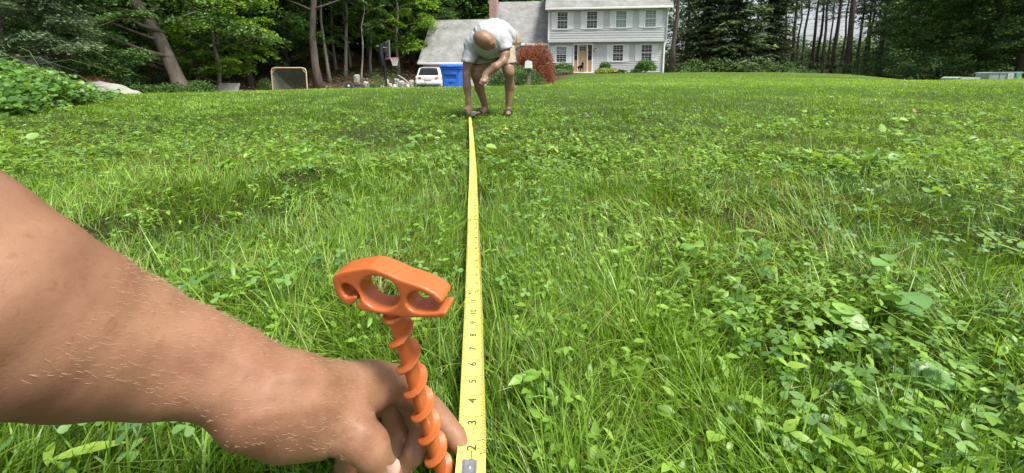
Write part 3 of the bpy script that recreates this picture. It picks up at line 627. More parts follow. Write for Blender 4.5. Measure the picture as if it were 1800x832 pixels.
bark = plain('grey brown bark', (.15, .125, .10), .95, .3, 6, .9, 30, c2=(.07, .058, .048), stretch=(1, 1, .25))
bark_l = plain('pale grey bark', (.34, .31, .26), .9, .3, 5, .6, 25, c2=(.2, .18, .15), stretch=(1, 1, .25))
bark_m = plain('mid grey bark', (.22, .19, .15), .9, .3, 5, .9, 25, c2=(.11, .095, .075), stretch=(1, 1, .25))
bark_r = plain('reddish pine bark', (.12, .10, .085), .95, .3, 5, .9, 25, c2=(.05, .042, .036), stretch=(1, 1, .2))
def limb(mb_, a, b, r0, r1, rng, n=7, wob=.06, k=6):
    a = Vector(a); b = Vector(b); L = (b - a).length; pts = []; rad = []
    for i in range(k):
        f = i / (k - 1); p = a.lerp(b, f) + Vector((rng.normal(0, wob), rng.normal(0, wob), rng.normal(0, wob * .4))) * L * .12 * math.sin(f * math.pi) * 2
        pts.append(p); rad.append((r0 + (r1 - r0) * f) * (1.55 if i == 0 and k > 7 else 1))
    mb_.tube(pts, rad, n); return pts
def broadleaf(seed, H, Rc, z0, leaf, ncl, nl, m, m_bark, tr=.25, lean=(0, 0), open_=0., dens=1.):
    rng = np.random.default_rng(seed); tk = MB(); top = Vector((lean[0], lean[1], H * .92)); tp_ = limb(tk, (0, 0, -.5), top, tr, tr * .2, rng, 12, .045, 9)
    C = []
    for i in range(ncl):
        f = rng.random() ** .8; z = z0 + (H - z0) * f; rr = Rc * (math.sin(math.pi * min(1, .22 + .78 * f)) ** .6) * rng.uniform(.45, 1.05) * (1 + .25 * math.sin(3 * f + seed)); a = rng.uniform(0, 6.283)
        C.append((lean[0] * z / H + math.cos(a) * rr, lean[1] * z / H + math.sin(a) * rr, z))
        if i % 4 == 0:
            zz = max(z - rr * .45, .6); q = Vector((lean[0] * zz / H, lean[1] * zz / H, zz)); limb(tk, q, C[-1], tr * .3 * (1 - f * .6), .02, rng, 6, .2, 5)
    C = np.array(C); Rd = rng.uniform(.55, 1.25, ncl) * Rc * .26
    V, Q, r_ = sprays(C, Rd, nl, rng, leaf)
    return tk.mesh('trunk'), np_mesh('crown', V, [Q], False, {'rnd': r_}), m_bark, m
def conifer(seed, H, Rc, z0, m, m_bark, tr=.2, droop=.35, nper=9, dz=.36, nd=48, needle=.27, bare=0.):
    rng = np.random.default_rng(seed); tk = MB(); limb(tk, (0, 0, -.4), (0, 0, H), tr, .02, rng, 10, .03, 8); VV = Acc(); z = z0
    while z < H - .3:
        f = (z - z0) / (H - z0); rr = Rc * (1 - f) ** .75 * rng.uniform(.8, 1.1) + .2
        for i in range(nper):
            a = rng.uniform(0, 6.283); L = rr * rng.uniform(.6, 1.15); n = int(nd * (L / Rc * 2 + .6)); t_ = rng.random(n) ** .8; d = np.array([math.cos(a), math.sin(a), 0]); s = np.array([-math.sin(a), math.cos(a), 0])
            zz = z + rng.uniform(-.2, .2); wdt = L * .32 * np.sin(np.pi * (.15 + .8 * (1 - t_))) ; lat = rng.uniform(-1, 1, n) * wdt
            c = np.array([0, 0, zz]) + d * (t_ * L)[:, None] + s * lat[:, None]; c[:, 2] += -droop * L * t_ ** 1.3 + .12 * L * t_ ** 3 - np.abs(lat) * .35 + rng.normal(0, .05, n)
            ax = d * .8 + s * (np.sign(lat) * .9)[:, None] + rng.normal(0, .2, (n, 3)); ax[:, 2] -= .35; nr = np.array([0, 0, 1.]) + rng.normal(0, .35, (n, 3)); Ln = needle * rng.uniform(.6, 1.5, n)
            V, Q, r_ = cloud(c, ax, nr, Ln * 1.25, Ln * .38, np.clip(.35 + rng.normal(0, .15) + .25 * (t_ - .5) + rng.normal(0, .08, n), 0, 1)); VV.add(V, Q, None, r_)
            if rng.random() < .5: tk.tube([(0, 0, zz), tuple(d * L * .5 + np.array([0, 0, zz - droop * L * .4])), tuple(d * L * .9 + np.array([0, 0, zz - droop * L * .8]))], [.03, .02, .008], 5)
        z += dz * rng.uniform(.7, 1.3)
    if bare:
        for i in range(int(bare)): zz = rng.uniform(1, z0 + 2); a = rng.uniform(0, 6.28); L = rng.uniform(.5, 1.8); tk.tube([(0, 0, zz), (math.cos(a) * L * .6, math.sin(a) * L * .6, zz + .05), (math.cos(a) * L, math.sin(a) * L, zz - .15)], [.025, .014, .004], 5)
    return tk.mesh('trunk'), VV.mesh('crown', False), m_bark, m
def lm(name, d, l, tr=.3, rough=.5): return leafmat(name, [(0, tuple(x * .45 for x in d)), (.35, d), (.8, l), (1, tuple(x * 1.25 for x in l))], tr, rough, .3)
L_dark = lm('deep green leaves', (.075, .155, .045), (.16, .30, .075)); L_mid = lm('mid green leaves', (.05, .115, .03), (.115, .225, .05)); L_brt = lm('bright maple leaves', (.13, .27, .03), (.30, .48, .06), .45)
L_spr = lm('spruce needles', (.075, .125, .05), (.17, .25, .09), .1, .6); L_hem = lm('hemlock needles', (.08, .165, .05), (.17, .32, .085), .15, .55); L_blue = lm('grey green leaves', (.10, .16, .08), (.22, .31, .17), .25)
def BL(seed, H, Rc, z0, leaf, ncl, nl, *a): return broadleaf(seed, H, Rc, z0, leaf * 1.12, int(ncl * 1.35), int(nl * 1.15), *a)
PT = {
 'maple': BL(1, 15, 4.2, 1.4, .21, 150, 130, L_mid, bark, .24), 'maple2': BL(2, 14, 3.8, 1.0, .20, 150, 130, L_mid, bark, .2, (1.2, .3)),
 'oak': BL(3, 17, 5.0, 1.6, .23, 170, 130, L_dark, bark, .32), 'oak2': BL(4, 16, 4.6, .8, .22, 170, 130, L_dark, bark, .28, (-1, .5)),
 'bright': BL(5, 11, 3.2, 1.8, .20, 95, 120, L_brt, bark_l, .13), 'slim': BL(6, 13, 2.2, 5.0, .18, 60, 90, L_mid, bark_l, .10, (.8, .2)), 'slim2': BL(7, 14, 2.4, 6.5, .18, 60, 90, L_mid, bark_l, .13, (-.7, .2)),
 'tall': BL(8, 18, 3.6, 6.5, .22, 120, 110, L_mid, bark, .27, (-.9, 0)),
 'lean': BL(9, 15, 4.4, 3.0, .16, 170, 150, L_dark, bark_m, .31, (-5.2, .8)),
 'low': BL(10, 5.5, 1.8, .6, .065, 110, 330, L_blue, bark, .08), 'low2': BL(12, 4.5, 1.6, .3, .085, 90, 240, L_mid, bark, .07),
 'spruce': conifer(20, 15, 3.6, .5, L_spr, bark_r), 'spruce2': conifer(21, 13, 3.2, .4, L_spr, bark_r), 'hemlock': conifer(22, 16, 4.2, 1.0, L_hem, bark_r, .24, .22, 7, .5, 34, .2),
 'pine': conifer(23, 20, 2.6, 9.5, L_hem, bark_r, .23, .1, 5, .6, 24, .22, 26), 'pine2': conifer(24, 19, 2.4, 8.2, L_spr, bark, .17, .1, 4, .6, 22, .22, 20)}
def tree(kind, px, Y, s=1., rz=None, name='broadleaf_tree', label='', cat='tree', group=None, sz=None, dz=0.):
    tk, cr, mb1, ml = PT[kind]; x = PX(px, Y); o = thing(name, label, cat, (x, Y, g(x, Y) - .05 + dz), (px * 1.7 + Y) if rz is None else rz, group)
    o.scale = (s, s, sz or s)
    link('trunk', tk, None, o); link('crown', cr, None, o)
    if not tk.materials: tk.materials.append(mb1)
    if not cr.materials: cr.materials.append(ml)
    return o
WG = 'trees of the wood behind the lawn'
tree('lean', 326, 17.5, .95, 0, label='big pale barked tree leaning left over the lawn edge at left', name='leaning_tree')
tree('low', 12, 9.2, 1.1, label='grey green shrubby tree overhanging the rock ledge at the far left', name='shrubby_tree')
tree('low2', 120, 12, 1.0, label='dense leafy shrub tree behind the pink flowering bush', name='shrubby_tree')
tree('oak2', 150, 19, .9, label='dark leafy oak standing behind the tilted boulder', name='oak_tree')
tree('oak', 60, 17, .9, label='dark oak in the left corner of the photo', name='oak_tree')
tree('maple', 225, 23, .8, label='dark maple behind the thin trunk left of the leaning tree', name='maple_tree')
tree('oak', 300, 26, .9, label='dark broadleaf tree behind the leaning trunk', name='oak_tree')
tree('bright', 385, 20.5, .85, label='maple with a bright yellow green bough above the slatted bench', name='maple_tree')
tree('maple2', 440, 26, .9, label='maple with low branches between the bench and the lacrosse goal', name='maple_tree')
tree('oak2', 395, 31, 1, label='dark tree deep in the wood above the bench', name='oak_tree')
tree('maple', 505, 30, .85, label='maple spreading low over the lacrosse goal', name='maple_tree')
tree('tall', 561, 26.5, 1, 0, label='thick grey trunk rising right of the lacrosse goal', name='tall_tree')
tree('slim2', 580, 29, 1, 1., label='pale thin trunk just right of the thick grey trunk', name='young_tree')
tree('slim', 592, 33, 1.1, 2., label='slender pale tree on the leafy slope right of two others', name='young_tree')
tree('slim2', 606, 31, 1.1, 4, label='taller of the slender pale trees mid slope', name='young_tree')
tree('slim', 618, 34, 1.1, 3.6, label='crooked slender pale tree on the leafy slope', name='young_tree')
tree('slim', 634, 30, .75, 0.3, label='thin sapling on the slope left of the basketball hoop', name='young_tree')
tree('slim2', 652, 33, .9, 5.2, label='sapling trunk directly left of the basketball hoop', name='young_tree')
tree('bright', 650, 40, 1.3, label='sunlit maple high on the slope behind the thin trunks', name='maple_tree')
tree('bright', 700, 34, 1.15, label='bright green maple directly behind the basketball backboard', name='maple_tree')
tree('maple2', 725, 38, 1., label='green maple between the hoop and the garage roof', name='maple_tree')
tree('maple', 770, 46, 1.1, label='maple rising behind the garage roof left end', name='maple_tree')
tree('bright', 820, 48, 1.3, label='bright tree behind the garage roof beside the chimney', name='maple_tree')
tree('oak', 560, 42, 1.1, label='dark tree filling the wood behind the thick grey trunk', name='oak_tree')
tree('oak2', 480, 38, 1.1, label='dark tree deep in the wood behind the goal', name='oak_tree')
tree('oak', 905, 50, 1.1, label='dark tree behind the roof right of the chimney', name='oak_tree')
tree('pine', 1183, 38, 1, 0, label='straight bare pine trunk just right of the house', name='pine_tree')
tree('hemlock', 1205, 46, 1, label='dark hemlock behind the straight bare trunk', name='hemlock_tree')
tree('spruce', 1238, 41, 1.0, label='drooping spruce nearest the house on the right', name='spruce_tree')
tree('spruce2', 1290, 38, 1.12, 2, label='broad drooping spruce in the middle of the right hand treeline', name='spruce_tree')
tree('spruce', 1345, 42, .9, 4, label='spruce right of the broad drooping one beside the bare trunks', name='spruce_tree')
for i, (px, Y, s, k_) in enumerate(((1372, 47, 1, 'pine2'), (1390, 52, 1, 'pine'), (1408, 44, .9, 'pine2'), (1424, 55, 1, 'pine'), (1443, 48, 1, 'pine2'), (1463, 41, .9, 'pine'), (1503, 50, 1, 'pine2'), (1522, 46, .9, 'pine2'), (1540, 52, 1, 'pine'), (1434, 60, 1, 'pine'), (1476, 58, 1, 'pine2'), (1452, 64, 1, 'pine2'), (1398, 62, 1, 'pine2'), (1516, 62, 1, 'pine'))):
    rk = sorted([1372, 1390, 1408, 1424, 1443, 1463, 1503, 1522, 1540, 1434, 1476, 1452, 1398, 1516]).index(px)
    tree(k_, px, Y, s, i * 1.3, 'pine_tree', '%s slender bare pine trunk from the left in the bright sky gap' % ['first', 'second', 'third', 'fourth', 'fifth', 'sixth', 'seventh', 'eighth', 'ninth', 'tenth', 'eleventh', 'twelfth', 'thirteenth', 'last'][rk], group='bare pine trunks before the sky gap')
tree('pine', 1487, 37, 1.15, 1, label='thickest bare pine trunk standing before the bright sky gap', name='pine_tree')
for i, (px, Y, s, k_, nm, lb) in enumerate(((1545, 38, .85, 'hemlock', 'hemlock_tree', 'hemlock with long arching boughs right of the thickest pine'), (1600, 34, .85, 'hemlock', 'hemlock_tree', 'lighter hemlock whose boughs reach down to the lawn dip'),
        (1650, 30, .85, 'oak2', 'oak_tree', 'dark leafy tree behind the small utility cabinet'), (1725, 26, .8, 'oak', 'oak_tree', 'dark leafy tree directly behind the large utility cabinet'), (1790, 24, .8, 'oak2', 'oak_tree', 'dark tree at the far right edge of the photo'),
        (1580, 46, 1, 'oak', 'oak_tree', 'dark tree filling the wood behind the hemlocks'), (1690, 38, 1, 'hemlock', 'hemlock_tree', 'hemlock deep in the wood between the two cabinets'), (1850, 30, .9, 'oak', 'oak_tree', 'dark oak past the right edge'), (-60, 13, .8, 'oak', 'oak_tree', 'dark oak past the left edge'))): tree(k_, px, Y, s, None, nm, lb)
# undergrowth: masses of leaves below the crowns, and the far wood behind everything
def mass(name, label, regions, m, leaf, seed):
    rng = np.random.default_rng(seed); Ac = Acc()
    for (p0, p1, Y0, Y1, z0, z1, n, nl) in regions:
        px = rng.uniform(p0, p1, n); Y = rng.uniform(Y0, Y1, n); x = (px - CX) / FPX * Y; zz = G(x, Y) + z0 + (z1 - z0) * rng.random(n) ** 1.3
        C = np.stack([x, Y, zz], 1); V, Q, r_ = sprays(C, rng.uniform(.5, 1.2, n) * leaf * 4.5, nl, rng, leaf, .5); Ac.add(V, Q, None, r_)
    return tag(link(name, Ac.mesh(name, False), m), label, 'foliage', kind='stuff')
mass('far_wood', 'dark mass of the far wood seen between the nearer trees', [(-700, 1372, 50, 60, 0, 20, 3200, 46), (1545, 2300, 42, 60, 0, 20, 2200, 46), (1372, 1545, 66, 80, 0, 5.0, 300, 40), (-500, 500, 34, 42, 0, 12, 900, 50), (480, 960, 44, 52, 1, 15, 1500, 50)], L_dark, .55, 5)
mass('undergrowth', 'dark leafy undergrowth along the foot of the right hand treeline', [(1180, 1560, 33, 38, 0, 1.3, 260, 40), (1560, 1900, 24, 32, 0, 2.0, 300, 50)], L_hem, .13, 6)
mass('undergrowth', 'shady leafy undergrowth below the left hand trees', [(-100, 230, 12.5, 17, 0, 1.6, 200, 30), (200, 420, 21, 28, 0, .7, 90, 26), (560, 740, 29, 33, 0, .8, 50, 26), (640, 745, 25, 29, 0, 1.3, 50, 30)], L_mid, .15, 7)
# ------------------------------------------------------------------ vehicle on the driveway
M_car = plain('white car paint', (.72, .73, .74), .22, .02, 2, spec=.6)
M_rub = plain('black rubber', (.02, .02, .02), .8, .2, 30); M_dkp = plain('dark bumper plastic', (.035, .035, .038), .6, .1, 20)
M_red = plain('red lamp lens', (.42, .02, .02), .15, .1, 10, spec=.7)
def parked_car(px, Y, rz):
    x = PX(px, Y); z0 = P(px, 118.5, Y + .8).z - 1.70; car = thing('parked_car', 'white sport utility car seen from behind, parked left of the blue bin', 'car', (x, Y, z0), rz)
    def f(p):
        x_, y_, z_ = p; 
        tap = 1 + .0 * z_
        a = rbox((x_, y_ - .06 * np.clip(.9 - z_, 0, 1), z_), (0, 2.4, .70), (.935 * 1.0, 2.38, .42), .16)
        gx_ = x_ / (1 - .24 * np.clip(z_ - 1.0, 0, 1)); gy_ = y_ - .55 * np.clip(z_ - .95, 0, 1)
        b_ = rbox((gx_, gy_, z_), (0, 1.68, 1.25), (.885, 1.55, .42), .14)
        d = smin(a, b_, .06)
        d = smin(d, rbox(p, (0, .62, 1.665), (.60, .30, .025), .02), .02)                 # roof spoiler
        d = smin(d, rbox(p, (0, .06, .62), (.90, .14, .15), .07), .06)                     # bumper swell
        for wy in (.95, 3.85): d = smax(d, -np.maximum(np.sqrt((y_ - wy) ** 2 + (z_ - .36) ** 2) - .42, .62 - np.abs(x_)), .02)
        return d
    bo = body('body', f, (-1.02, -.2, .1), (1.02, 4.95, 1.8), .04, M_car, car, 1)
    gw_ = MB(); gw_.add([(-.72, .245, 1.12), (.72, .245, 1.12), (.60, .48, 1.56), (-.60, .48, 1.56), (-.72, .165, 1.12), (.72, .165, 1.12), (.60, .395, 1.56), (-.60, .395, 1.56)], [(4, 5, 6, 7), (0, 3, 2, 1), (4, 0, 1, 5), (7, 6, 2, 3), (4, 7, 3, 0), (5, 1, 2, 6)])
    rw = gw_.build('rear_window', M_glass, car); MB().tube([(.0, .155, 1.14), (.35, .175, 1.2)], .012, 6).build('wiper', M_rub, rw)
    for s in (-1, 1):
        sw = MB()
        for y0, y1, y2, y3 in ((.62, 1.35, 1.35, .85), (1.45, 2.3, 2.3, 1.45), (2.4, 3.35, 2.95, 2.4)): sw.add([(s * .875, y0, 1.14), (s * .875, y1, 1.14), (s * .765, y2 + .12, 1.52), (s * .765, y3 + .12, 1.52)], [(0, 1, 2, 3)])
        for f_ in ((.62, 1.35), (1.45, 2.3), (2.4, 3.3)): 
            w_ = MB(); a, b_ = f_; w_.add([(s * .905, a, 1.12), (s * .905, b_, 1.12), (s * .80, b_ - .02 if b_ < 3 else b_ - .35, 1.54), (s * .80, a + .05, 1.54), (s * .86, a, 1.12), (s * .86, b_, 1.12), (s * .75, b_ - .05 if b_ < 3 else b_ - .35, 1.54), (s * .75, a + .05, 1.54)], [(0, 1, 2, 3), (4, 7, 6, 5), (0, 4, 5, 1), (3, 2, 6, 7), (0, 3, 7, 4), (1, 5, 6, 2)]); w_.build('side_window', M_glass, car)
        MB().add([(s * .94, .06, .90), (s * .50, -.05, .88), (s * .48, -.04, .97), (s * .66, -.01, 1.04), (s * .95, .20, 1.06), (s * .955, .18, .96), (s * .93, .3, .93), (s * .52, .3, .93), (s * .50, .3, .99), (s * .66, .3, 1.06), (s * .9, .4, 1.08)], [(0, 1, 2, 3, 4, 5), (0, 6, 7, 1), (3, 9, 10, 4), (2, 8, 9, 3), (4, 10, 6, 5)]).build('tail_light', M_red, car)
        mi = MB(); mi.box((s * 1.0 - .10, 2.95, 1.08), (s * 1.0 + .10, 3.1, 1.24), bev=.03); mi.build('door_mirror', M_car, car)
        for wy in (.95, 3.85):
            wh = MB(); Mx = Matrix.Translation((s * .80, wy, .36)) @ Matrix.Rotation(R(90), 4, 'Y'); wh.lathe([(.22, -.12), (.33, -.12), (.36, -.08), (.36, .08), (.33, .12), (.22, .12)], 28, M=Mx); w0 = wh.build('tyre', M_rub, car)
            rm = MB(); rm.lathe([(.0, .08), (.06, .09), (.21, .105), (.225, .11), (.225, -.1), (0, -.1)], 24, M=Mx if s > 0 else Mx @ Matrix.Scale(-1, 4, (0, 0, 1))); rm.build('rim', steel, w0)
    MB().box((-.26, -.105, .80), (.26, -.06, .93), bev=.006).build('licence_plate', plain('plate', (.62, .62, .58), .4, .1, 6), car)
    MB().box((-.42, -.10, .945), (.42, -.03, .975), bev=.008).build('chrome_strip', steel, car)
    MB().box((-.78, -.13, .30), (.78, .02, .50), bev=.03).build('lower_bumper', M_dkp, car)
    return car
parked_car(752.5, 27.2, R(2.5))

# ------------------------------------------------------------------ blue wheeled bin
def wheeled_bin(px, Y, rz):
    x = PX(px, Y); zt = P(px, 113.5, Y).z; z0 = g(x, Y) - .02; H = zt - z0
    b_ = thing('wheeled_bin', 'tall blue wheeled refuse bin with closed lid standing right of the white car', 'bin', (x, Y, z0), rz)
    mb_blue = plain('blue bin plastic', (.03, .17, .74), .42, .06, 4, .05, 200)
    def f(p):
        x_, y_, z_ = p; k = .78 + .22 * np.clip(z_ / (H - .1), 0, 1)
        d = rbox((x_ / k, y_ / k, z_), (0, 0, (H - .1) / 2), (.315, .33, (H - .1) / 2), .05) * .8
        d = np.minimum(d, rbox(p, (0, 0, H - .13), (.345, .36, .035), .015))
        d = smax(d, -rbox(p, (0, -.335, H - .42), (.16, .06, .075), .02), .012)        # recessed grab pocket
        return smin(d, rbox(p, (0, -.305, H - .30), (.20, .035, .05), .02), .02)
    body('tub', f, (-.42, -.45, -.02), (.42, .45, H), .012, mb_blue, b_, 2)
    l = MB(); l.box((-.365, -.40, H - .095), (.365, .37, H - .035), bev=.018); l.box((-.30, -.33, H - .045), (.30, .30, H), bev=.02); l.box((-.10, -.43, H - .10), (.10, -.38, H - .05), bev=.012); l.build('lid', mb_blue, b_)
    MB().tube([(-.22, .42, H - .12), (.22, .42, H - .12)], .018, 10).build('handle', mb_blue, b_)
    for s in (-1, 1): wh = MB(); wh.lathe([(0, -.03), (.13, -.03), (.14, -.02), (.14, .02), (.13, .03), (0, .03)], 20, M=Matrix.Translation((s * .27, .27, .14)) @ Matrix.Rotation(R(90), 4, 'Y')); wh.build('wheel', M_rub, b_)
    d1 = MB(); d1.box((-.075, -.298, H - .62), (.075, -.262, H - .53), bev=.006); d1.build('moulded_panel', plain('dark blue moulding', (.01, .05, .34), .5, .1, 8), b_)
    d1 = MB(); d1.box((-.12, -.285, H - .78), (.12, -.255, H - .66), bev=.006); d1.build('moulded_panel', bpy.data.materials['dark blue moulding'], b_)
wheeled_bin(796.5, 12.8, R(-6))

# ------------------------------------------------------------------ mailbox
Y = 10.7; x = PX(929.5, Y); z0 = g(x, Y) - .1; zt = P(929, 107, Y).z
mbx = thing('mailbox', 'white domed mailbox on a weathered wooden post before the reddish shrub', 'mailbox', (x, Y, z0), R(-8))
M_wood = plain('weathered grey wood', (.24, .21, .18), .85, .3, 5, .5, 40, c2=(.13, .115, .10), stretch=(1, 1, .2)); h = zt - z0
pr = [(-.075, h - .20), (.075, h - .20)] + [(.075 * math.cos(a), h - .075 + .075 * math.sin(a)) for a in np.linspace(0, math.pi, 13)]
bx = MB().prism(pr, -.25, .25).build('box', M_trim, mbx); MB().prism([(u * 1.05, (v - h) * 1.04 + h + .002) for u, v in pr], -.262, -.24).build('door', M_trim, mbx)
fl = MB(); fl.box((.085, -.1, h - .12), (.092, -.06, h + .0)); fl.build('flag', M_red, mbx)
MB().box((-.045, -.06, 0), (.045, .03, h - .24)).build('post', M_wood, mbx); MB().box((-.085, -.22, h - .24), (.085, .22, h - .2155)).build('board', M_wood, mbx)

# ------------------------------------------------------------------ shrubs
def shrub(px, py_top, Y, rx, h, leaf, n, m, name, label, cat='shrub', group=None, rg=.5, asp=.5, up=0.):
    rng = np.random.default_rng(int(px * 7 + Y)); x = PX(px, Y); z0 = g(x, Y) - .03; zt = P(px, py_top, Y).z; H = zt - z0 if h is None else h
    o = thing(name, label, cat, (x, Y, z0), 0, group); a = rng.uniform(0, 6.28, n); ph = rng.uniform(-.35, 1, n); r_ = rng.uniform(.62, 1.03, n) ; s_ = np.sqrt(np.clip(1 - ph ** 2, 0, 1))
    nz = .84 + .32 * vnoise(np.cos(a) * 2.2 + 5 + ph * 2, np.sin(a) * 2.2 + 5, int(px)); 
    c = np.stack([np.cos(a) * s_ * rx * r_ * nz, np.sin(a) * s_ * rx * r_ * nz, H * .4 + ph * H * .6 * r_ * nz], 1); c[:, 2] = np.maximum(c[:, 2], .03)
    out = c - np.array([0, 0, H * .35]); out /= np.linalg.norm(out, axis=1)[:, None]; ax = out * rg + rng.normal(0, .6, (n, 3)); ax[:, 2] += up; nr = out + rng.normal(0, .5, (n, 3))
    L = leaf * rng.uniform(.6, 1.3, n); tone = vnoise(c[:, 0] * 6 / rx + 3, c[:, 1] * 6 / rx, 4, c[:, 2] * 6 / H); V, Q, rr = cloud(c, ax, nr, L, L * asp, np.clip(tone * .8 + rng.normal(.1, .1, n), 0, 1))
    link('foliage', np_mesh('foliage', V, [Q], False, {'rnd': rr}), m, o)
    st = MB()
    for i in range(9): q = rng.uniform(0, 6.28); st.tube([(0, 0, -.05), (math.cos(q) * rx * .3, math.sin(q) * rx * .3, H * .35), (math.cos(q) * rx * .6, math.sin(q) * rx * .6, H * .75)], [.025, .015, .005], 5)
    st.build('stems', bark, o, fix=False); return o
L_rust = leafmat('rusty red foliage', [(0, (.09, .03, .02)), (.4, (.24, .08, .042)), (1, (.42, .17, .09))], .25, .6, .2)
L_yg = leafmat('yellow green hosta leaf', [(0, (.13, .20, .04)), (.5, (.30, .38, .08)), (1, (.50, .54, .20))], .35, .45); L_pink = leafmat('pink and orange blossom', [(0, (.12, .20, .05)), (.35, (.22, .26, .08)), (.5, (.62, .24, .18)), (1, (.80, .48, .38))], .3, .6)
L_box = lm('glossy green shrub leaves', (.05, .11, .03), (.13, .24, .06), .25, .4)
shrub(937, 77.5, 14.2, .76, None, .085, 15000, L_rust, 'red_shrub', 'rusty red feathery shrub behind the mailbox in front of the house', asp=.22, rg=.9)
shrub(905, 114, 12.6, .95, None, .055, 11000, L_box, 'green_shrub', 'low rounded green shrub around the foot of the mailbox', up=.2)
shrub(990, 111, 31.3, .85, None, .16, 1800, L_dark, 'evergreen_shrub', 'dark round shrub under the ground floor window left of the front door', rg=.9)
shrub(985, 127, 30.4, 1.0, .45, .12, 1400, L_blue, 'juniper_shrub', 'low bluish juniper spreading before the dark shrub left of the door')
shrub(1063, 108.5, 31.2, .5, None, .15, 1000, L_dark, 'evergreen_shrub', 'small dark upright shrub directly right of the front door', rg=.9)
shrub(1133, 106, 30.6, .82, None, .16, 1900, L_dark, 'evergreen_shrub', 'dark round shrub under the rightmost ground floor window', rg=.9)
shrub(1118, 121, 30.3, .42, None, .12, 600, L_box, 'green_shrub', 'small green shrub nestled left of the dark round one by the right window')
for px, r_, t_, lb in ((1060, .62, 121, 'yellow green hosta clump nearest the front door'), (1075, .5, 122, 'pale yellow green hosta clump in the middle of the bed'), (1089, .55, 123.5, 'hosta clump at the right end of the bed')): shrub(px, t_, 30.2, r_, None, .22, 420, L_yg if px < 1085 else L_box, 'hosta_plant', lb, 'plant', up=.3, asp=.6)
shrub(143, 132.5, 11.8, .72, None, .06, 3600, L_pink, 'flowering_shrub', 'pink and orange flowering shrub behind the left boulder')
shrub(298, 147, 15.5, .95, None, .12, 1600, L_mid, 'fern_clump', 'broad green fern clump at the lawn edge left of the leaning trunk base', 'plant', rg=1.2, asp=.35)
shrub(240, 148, 15, .7, None, .10, 1000, L_dark, 'fern_clump', 'dark low plant at the lawn edge beside the boulder', 'plant', rg=1.2, asp=.4)
shrub(212, 140, 14, .25, None, .10, 260, L_mid, 'leafy_plant', 'upright leafy stem growing behind the boulder', 'plant', asp=.4, up=.6)
shrub(466, 136, 21.2, .5, None, .11, 1300, L_mid, 'green_shrub', 'bright green bush touching the left post of the lacrosse goal', up=.5, asp=.25)
shrub(345, 140, 18.2, .8, None, .12, 2200, L_mid, 'green_shrub', 'leafy bush hanging right beside the leaning trunk', up=-.2)
for px, t_, r_, lb in ((582, 149, .4, 'low weeds at the lawn edge right of the goal'), (655, 148, .35, 'low weeds left of the hoop pole foot'), (668, 140, .6, 'weedy bush behind the hoop pole foot')): shrub(px, t_, 22.5, r_, None, .10, 420, L_mid, 'weed_clump', lb, 'plant')

# ------------------------------------------------------------------ near vine bank at the left edge
rng = np.random.default_rng(77); Ac = Acc(); n = 6500
px = rng.uniform(-60, 200, n); Yb = rng.uniform(3.7, 6.6, n); xx = (px - CX) / FPX * Yb
top = np.interp(px, [-60, 0, 60, 120, 160, 200], [96, 112, 128, 145, 166, 180]); zt_ = CAMZ + (134 - top) / FPX * Yb; gz_ = G(xx, Yb)
zz = gz_ + np.maximum(zt_ - gz_, .03) * rng.random(n) ** .55 * np.clip((Yb - 3.3) / 1.4, .3, 1)
keep_ = ((px < 30) | (Yb > 3.6 + (px - 30) / 170 * 2.6)); C = np.stack([xx, Yb, zz], 1)[keep_]; n = len(C)
for k_ in range(3):
    c = C + rng.normal(0, .06, C.shape); a = rng.uniform(0, 6.28, n); ax = np.stack([np.cos(a), np.sin(a) - .3, rng.normal(-.15, .3, n)], 1); nr = np.array([.1, -.45, 1.]) + rng.normal(0, .5, (n, 3))
    L = rng.uniform(.025, .068, n) * (1 + .6 * (rng.random(n) > .92)); V, Q, r_ = leaves(c, ax, nr, L, L * .85, np.clip(rng.normal(.38, .26, n), 0, 1), ((0, .3), (.12, .95), (.4, 1.1), (.7, .75), (1, .05)), .15, .25); Ac.add(V, Q, None, r_)
vb = tag(link('vine_bank', Ac.mesh('vine_bank'), leafmat('vine leaf', [(0, (.06, .14, .03)), (.45, (.12, .26, .05)), (.85, (.22, .40, .07)), (1, (.38, .54, .09))], .38, .4, .4)), 'bank of broad vine leaves at the left edge of the lawn', 'vines', kind='stuff')
cn = MB()
for i in range(16):
    p0 = P(rng.uniform(-40, 90), rng.uniform(80, 150), rng.uniform(5.5, 8)); p2 = p0 + Vector((rng.uniform(.5, 1.4), rng.uniform(-.3, .3), rng.uniform(-.7, .2))); md = (p0 + p2) / 2 + Vector((0, 0, .15)); cn.tube([p0, md, p2], [.0035, .003, .0015], 5)
tag(cn.build('vine_canes', plain('green cane', (.12, .2, .05), .6, .2, 9), None), 'thin arching green canes rising above the vine leaves', 'vines', kind='stuff')

# ------------------------------------------------------------------ rocks
def rock(name, label, px, py_top, py_bot, Y, wpx, dep, m, seed, group=None, shape=(0, 0), hcell=None):
    c = P(px, py_bot, Y); x, z0 = c.x, min(c.z, g(c.x, Y)) - .1; H = P(px, py_top, Y).z - z0; Wd_ = wpx * Y / FPX; hx_ = Wd_ / 2; s_ = hx_ * 2
    def f(p):
        d = rbox((p[0], p[1], p[2] + shape[0] * p[0]), (0, 0, H * .42), (hx_ * .82, dep / 2, H * .42), min(hx_, dep / 2, H * .42) * .7)
        nn_ = fbm(p[0] / s_ * 4 + seed, p[1] / s_ * 4, seed, p[2] / s_ * 4); return d - (nn_ - .45).astype(np.float32) * s_ * .16
    h_ = hcell or s_ / 26; o = body(name, f, (-hx_ * 1.4, -dep * .9, -.1), (hx_ * 1.4, dep * .9, H * 1.5 + abs(shape[0]) * hx_), h_, m, None, 1); o.location = (x, Y, z0); return tag(o, label, 'rock', group)
